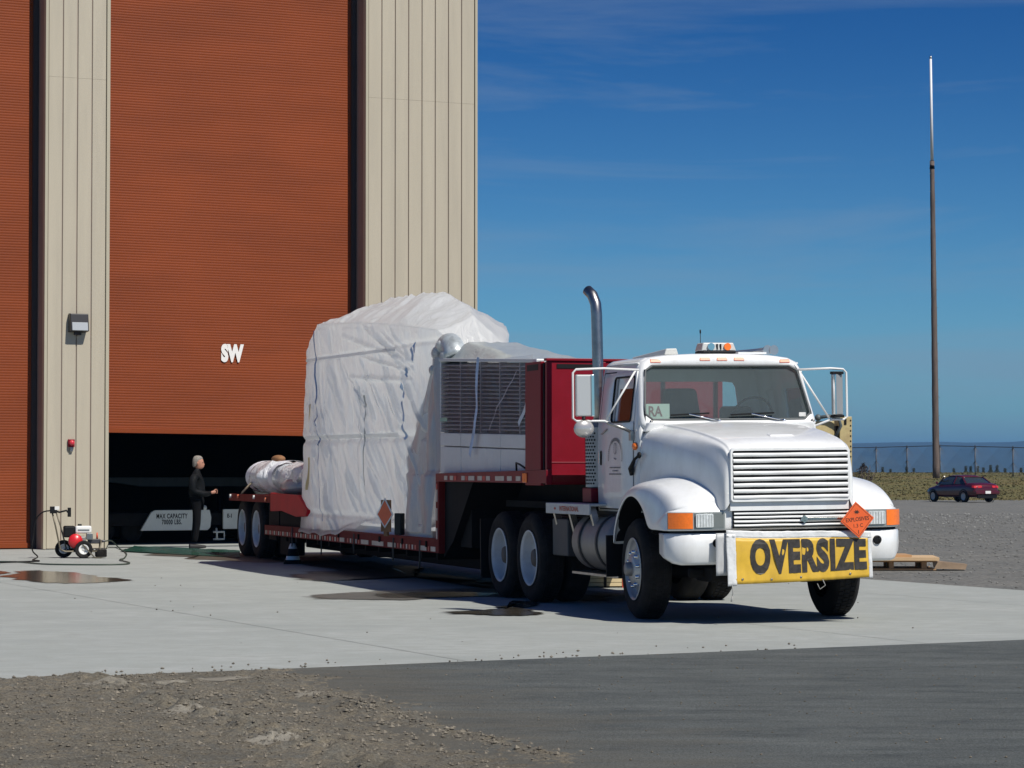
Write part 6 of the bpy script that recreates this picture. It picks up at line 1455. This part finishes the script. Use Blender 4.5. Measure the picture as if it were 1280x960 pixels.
for s in (-1, 1):
    for pts in (((-1.50, .98), (-.98, 1.33)), ((.40, 1.35), (1.15, .96)), ((-.42, .98), (-.45, 1.36))):
        (xa, za), (xb, zb) = pts; g = G(); g.bar((xa, s * .80, za), (xb, s * .625, zb), .07, .05); g.obj('pillar', M_CAR, car)
    g = G(); g.bar((1.0, s * .86, 1.0), (.85, s * .98, 1.02), .12, .12); g.obj('door_mirror', M_CAR, car, bevel=.02)
    for x in (-1.35, 1.38):
        e = bpy.data.objects.new('wheel', None); C.objects.link(e); e.parent = car; e.location = (x, s * .80, .31)
        g = G(); g.lathe([(s * .06, .19), (s * .075, .25), (s * .06, .30), (0, .31), (-s * .12, .30), (-s * .12, .1)], (0, 0, 0), 'y', 24); g.obj('tyre', RUBBER, e)
        g = G(); g.lathe([(s * .065, .20), (s * .05, .15), (s * .07, .05), (s * .07, 0)], (0, 0, 0), 'y', 20); g.obj('rim', mat('alloy_rim', (.32, .32, .34), .4, .6) if 'alloy_rim' not in bpy.data.materials else bpy.data.materials['alloy_rim'], e)
        g = G(); g.lathe([(s * .078, .33), (s * .080, .375), (s * .05, .38)], (0, 0, 0), 'y', 24); g.obj('arch_shadow_gap', BLACK, e)
    g = G(); g.hexa([(-2.27, s * .32, .76), (-2.20, s * .78, .74), (-2.02, s * .83, .76), (-2.1, s * .4, .8), (-2.25, s * .32, .88), (-2.16, s * .76, .87), (-2.0, s * .80, .88), (-2.1, s * .4, .88)]); g.obj('tail_light', mat('tail_lens', (.60, .03, .03), .2, coat=.6) if 'tail_lens' not in bpy.data.materials else bpy.data.materials['tail_lens'], car, bevel=.02)
g = G(); g.box(-2.34, -2.2, -.76, .76, .42, .60); g.obj('rear_bumper', M_CAR, car, bevel=.05, seg=3)
g = G(); g.box(-2.355, -2.335, -.17, .17, .46, .60); g.obj('number_plate', PLATE, car)
g = G(); g.box(-2.28, -2.18, -.6, .6, .22, .40); g.obj('under_tray', BLACK, car)

# ================================================================ antenna pole
plx = (1170 - 640) / F_PX * 200
pole = thing('antenna_pole', 'tall dark wooden pole topped by a thin white whip rod behind the parked car', 'pole', (plx, 200, bank(plx, 200) - .1))
M_POLE = mat('weathered_pole', (.13, .10, .085), .9, var=.4, vscale=1.2, stretch=(6, 6, .5), bump=.6)
lean = -.26 
g = G(); P = []; RRr = []
for k in range(26):
    t = k / 25; P.append((lean * t * .75, 0, 24.2 * t)); RRr.append(.27 - .10 * t + .008 * math.sin(k * 2.1))
g.tube(P, RRr, 14); g.obj('mast', M_POLE, pole)
g = G()
for k in range(34):
    z = .8 + k * .68; s = (-1) ** k; x = lean * z / 24.2 * .75; r = .27 - .10 * z / 24.2
    g.bar((x + s * r * .8, -.1, z), (x + s * (r + .10), -.12, z), .025)
g.obj('climbing_steps', STEEL, pole, kind='stuff')
g = G(); g.tube([(lean * .75, 0, 24.1), (lean, 0, 32.0)], [.12, .085], 10); g.obj('whip_rod', mat('white_rod', (.75, .76, .78), .5), pole)
g = G(); g.ball((lean, 0, 32.1), .10, .10, .14, 10, 8); g.obj('tip_cap', STEEL, pole)
g = G(); g.cyl((lean * .75, 0, 23.6), (lean * .75, 0, 24.25), .20, .14); g.obj('collar', DARK, pole)

# ================================================================ chain link fence on the bank
fn = thing('chain_link_fence', 'grey chain link fence with slim posts along the top of the grass bank', 'fence')
M_FP = mat('galvanised_post', (.09, .095, .10), .6, .3)
def fpt(k):   # post k, spacing 3 m, line from (u 1095, Y 235) to (u 1266, Y 205)
    a = Vector(((1095 - 640) / F_PX * 235, 235)); b = Vector(((1266 - 640) / F_PX * 205, 205)); d = (b - a) / 4.0
    return a + d * k
pts_ = []
for k in range(-13, 9):
    q = fpt(k); z = bank(q.x, q.y); pts_.append((q.x, q.y, z)); g = G(); g.cyl((q.x, q.y, z - .3), (q.x, q.y, z + 2.32), .05, n=8); g.ball((q.x, q.y, z + 2.34), .055, .055, .04, 8, 5); g.obj('post', M_FP, fn)
g = G(); g.tube([(x, y, z + 2.28) for x, y, z in pts_], .035, 6); g.obj('top_rail', M_FP, fn)
g = G()
for (a, b) in zip(pts_, pts_[1:]):
    a = Vector(a); b = Vector(b); n_ = 22
    for k in range(n_):
        for dirn in (1, -1):
            for (z0, z1, t0) in ((0, 1.13, k / n_), (1.13, 2.26, k / n_ + dirn * .33)):
                t1 = t0 + dirn * .33
                p = a.lerp(b, min(1, max(0, t0))) + Vector((0, 0, z0)); q = a.lerp(b, min(1, max(0, t1))) + Vector((0, 0, z1))
                w_ = .006; g.add([(p.x - w_, p.y, p.z), (p.x + w_, p.y, p.z), (q.x + w_, q.y, q.z), (q.x - w_, q.y, q.z)], [(0, 1, 2, 3)])
g.obj('wire_mesh', M_FP, fn, kind='stuff')

# ================================================================ spruces and a bush beyond the bank
M_LEAF = mat('spruce_needles', (.022, .040, .022), .9, var=.5, vscale=1.5)
M_BARK = mat('spruce_bark', (.10, .075, .055), .9, var=.3)
def spruce(u, vtop, Y, wpx, label, seed):
    R = random.Random(seed); wpx *= 2.6; vtop -= 2.0; x = (u - 640) / F_PX * Y; zt = CAM_H + (586 - vtop) / F_PX * Y; wd = wpx / F_PX * Y / 2; Hh = max(3.5, wd * 2.4)
    t = thing('spruce_tree', label, 'tree', (x, Y, zt - Hh), group='small spruces beyond the grass bank')
    g = G(); g.tube([(0, 0, 0), (0, 0, Hh * .95)], [.16, .03], 7); g.obj('trunk', M_BARK, t)
    g = G()
    for k in range(1100):
        h = R.random() ** .8; z = Hh * (.10 + .90 * h); r = wd * (1.02 - h) * (.55 + .45 * math.sin(h * 34)) * R.uniform(.5, 1.15) + .05; a = R.uniform(0, 2 * PI)
        cx_, cy_ = r * math.cos(a), r * math.sin(a); q = .10 + .22 * (1 - h)
        d = Vector((math.cos(a), math.sin(a), -.35)) * q; sdn = Vector((-math.sin(a), math.cos(a), 0)) * q * .45
        c = Vector((cx_, cy_, z)); g.add([tuple(c - sdn), tuple(c + sdn), tuple(c + d)], [(0, 1, 2)])
    g.obj('crown', M_LEAF, t)
tl = [(1103, 585.5, 262, 8, 'tiny spruce left of the fence post nearest the truck hood'), (1113, 588, 262, 6, 'lowest spruce tip near the truck hood'), (1133, 585, 258, 8, 'dark pointed spruce just left of the tall pole, tallest of its pair'),
      (1142, 587, 258, 7, 'small spruce beside the taller pointed one left of the pole'), (1192, 587, 250, 7, 'spruce tip directly above the parked car roof'), (1207, 584, 245, 8, 'spruce behind the rear of the parked car roof'),
      (1213, 584.5, 247, 8, 'second spruce behind the boot of the parked car'), (1222, 584.5, 246, 8, 'bushy spruce just right of the parked car'), (1229, 586, 250, 6, 'small spruce in a gap right of the parked car'),
      (1238, 583, 244, 9, 'tallest of the right hand group of spruces'), (1246, 583, 246, 9, 'spruce twin beside the tallest right hand one'), (1256, 587, 250, 7, 'low spruce at the right end of the group'), (1276, 586.5, 245, 8, 'spruce at the right picture edge')]
for i, a in enumerate(tl): spruce(*a, seed=i + 50)
# bush at the right of the hood
bx_, by_ = (1079 - 640) / F_PX * 150, 150
bu = thing('bush', 'dark leafless bush on the bank right beside the truck hood', 'bush', (bx_, by_, bank(bx_, by_))); bu.scale = (1.4, 1.4, 1.35)
g = G(); R = random.Random(9)
for k in range(9): a = R.uniform(0, 6.28); g.tube([(0, 0, 0), (.3 * math.cos(a), .3 * math.sin(a), .7), (.5 * math.cos(a), .5 * math.sin(a), R.uniform(1.0, 1.5))], [.03, .02, .008], 5)
g.obj('stem', M_BARK, bu)
g = G()
for k in range(900):
    a = R.uniform(0, 6.28); r = R.random() ** .5 * .65; z = R.uniform(.15, 1.5); r *= math.sin(PI * min(1, .2 + z / 1.9)); c = Vector((r * math.cos(a), r * math.sin(a), z)); d = Vector((R.uniform(-1, 1), R.uniform(-1, 1), R.uniform(-1, 1))) * .09; e = Vector((R.uniform(-1, 1), R.uniform(-1, 1), R.uniform(-1, 1))) * .06
    g.add([tuple(c), tuple(c + d), tuple(c + e)], [(0, 1, 2)])
g.obj('foliage', mat('bush_leaf', (.045, .035, .028), .9, var=.4), bu)

# ================================================================ pallet with boards
plu = gp(1128, 713)
pal = thing('wooden_pallet', 'pale plywood boards on a low wooden pallet on the gravel right of the truck', 'pallet', (plu[0] - .15, plu[1], .0), math.radians(-3))
M_WOOD = mat('pallet_wood', (.46, .27, .13), .75, var=.22, vscale=3, stretch=(1, 8, 8), dirt=(.28, .17, .09), dirtamt=.4)
M_WOODP = mat('plywood_pale', (.58, .40, .22), .7, var=.12, vscale=3, stretch=(1, 6, 6))
sc_ = 40.5 / 3300  # metres per pixel there
for (x0, x1) in ((-.62, -.50), (-.05, .02), (.44, .52)):
    for y in (0, .45, .9):
        g = G(); g.box(x0, x1, y, y + .12, .03, .125); g.obj('block', M_WOOD, pal)
for y in (-.01, .44, .89):
    g = G(); g.box(-.66, .66, y, y + .13, .005, .028); g.obj('bottom_board', M_WOOD, pal)
for k in range(8):
    g = G(); y = -.02 + k * .135; g.box(-.66, .66, y, y + .115, .127, .15); g.obj('top_board', M_WOOD, pal)
g = G(); g.hexa([(-.70, -.12, .152), (.70, -.10, .152), (.72, 1.05, .152), (-.66, 1.0, .152), (-.70, -.12, .20), (.70, -.10, .20), (.72, 1.05, .20), (-.66, 1.0, .20)]); g.obj('plywood_sheet', M_WOODP, pal)
g = G(); g.hexa([(-.55, .02, .202), (.30, .05, .202), (.26, .80, .202), (-.5, .8, .202), (-.55, .02, .235), (.30, .05, .235), (.26, .80, .235), (-.5, .8, .235)]); g.obj('plywood_sheet', M_WOOD, pal)
g = G(); g.hexa([(.62, -.02, .03), (1.12, .12, .01), (1.15, .5, .01), (.7, .5, .03), (.60, -.02, .14), (1.15, .14, .09), (1.15, .5, .09), (.68, .5, .14)]); g.obj('leaning_board', mat('weathered_board', (.24, .17, .11), .85, var=.2), pal)

# lumber stack seen under the truck, strapped with black and red bands
lx, ly = gp(757, 740)
lum = thing('lumber_stack', 'stack of pale planks with dark and red straps seen under the truck', 'lumber', (lx, ly + 1.2, .0), math.radians(4))
R = random.Random(4)
for i in range(7):
    for j in range(3):
        g = G(); dx = R.uniform(-.03, .03); g.box(-.62 + dx, .62 + dx, .0 + j * .16, .15 + j * .16, .02 + i * .052, .066 + i * .052); g.obj('plank', mat('plank_pale', (.60, .48, .28), .75, var=.12, vscale=3, stretch=(1, 8, 8)) if 'plank_pale' not in bpy.data.materials else bpy.data.materials['plank_pale'], lum)
for x, m_ in ((.02, BLACK), (.26, ORANGE)):
    g = G(); g.box(x, x + .035, -.006, -.001, .0, .40); g.box(x, x + .035, -.006, .49, .386, .392); g.obj('strap', m_ if m_ is BLACK else mat('strap_red', (.45, .05, .02), .6), lum)

# small cone under the rear of the trailer
qx, qy = gp(366, 705)
cn = thing('traffic_cone', 'small dark cone with white bands under the trailer beside its rear wheels', 'cone', (qx, qy, 0))
g = G(); g.lathe([(0.012, .15), (.07, .13)], (0, 0, 0), 'z', 20); g.box(-.14, .14, -.14, .14, .004, .03); g.obj('base', DARK, cn)
g = G(); g.lathe([(.06, .12), (.13, .105)], (0, 0, 0), 'z', 20); g.lathe([(.25, .075), (.33, .045), (.34, 0)], (0, 0, 0), 'z', 20); g.obj('white_band', PLATE, cn)
g = G(); g.lathe([(.13, .104), (.25, .075)], (0, 0, 0), 'z', 20); g.obj('body', DARK, cn)

# tan steel cabinet behind the hood
tx, tyy = (1043 - 640) / F_PX * 46, 46
tc_ = thing('steel_cabinet', 'tan steel equipment cabinet with dark hardware standing beyond the truck hood', 'cabinet', (tx, tyy, 0), math.radians(8))
M_TAN = mat('tan_enamel', (.52, .42, .20), .5, var=.08, dirt=(.25, .15, .07), dirtamt=.5, dscale=6)
g = G(); g.box(-.34, .0, .0, .5, .1, 2.38); g.obj('body', M_TAN, tc_, bevel=.01)
g = G(); g.box(.09, .31, -.02, .5, .1, 2.46); g.obj('door_column', M_TAN, tc_, bevel=.01)
g = G(); g.box(.0, .09, .06, .4, .1, 2.30); g.obj('channel', DARK, tc_)
g = G(); g.tube([(-.3, -.05, 2.44), (-.1, -.08, 2.47), (.05, -.1, 2.43), (.1, -.06, 2.30), (.0, -.06, 2.1)], .03, 8); g.ball((-.30, -.03, 2.44), .06, .06, .06); g.obj('cable', mat('cable_grey_green', (.10, .12, .12), .5), tc_)
g = G(); g.box(.17, .21, -.03, -.02, 2.32, 2.42); g.obj('slot', BLACK, tc_)
for k in range(8):
    g = G(); z = 2.38 - k * .09; g.box(.275, .295, -.026, -.019, z, z + .025); g.obj('bolt', BLACK, tc_)
g = G(); g.box(-.4, .35, -.05, .55, .0, .10); g.obj('skid_base', DARK, tc_)

# ================================================================ air
hz = G(); hz.box(-14500, 14500, -60, 14000, -45, 135)
M_HAZE = bpy.data.materials.new('haze_air'); M_HAZE.use_nodes = True; t = M_HAZE.node_tree; t.nodes.remove(t.nodes['Principled BSDF'])
pv = t.nodes.new('ShaderNodeVolumePrincipled'); pv.inputs['Color'].default_value = (.24, .56, 1.0, 1); pv.inputs['Density'].default_value = 1.15e-4; pv.inputs['Anisotropy'].default_value = 0.2
t.links.new(pv.outputs[0], t.nodes['Material Output'].inputs['Volume'])
hz.obj('haze', M_HAZE, kind='stuff')
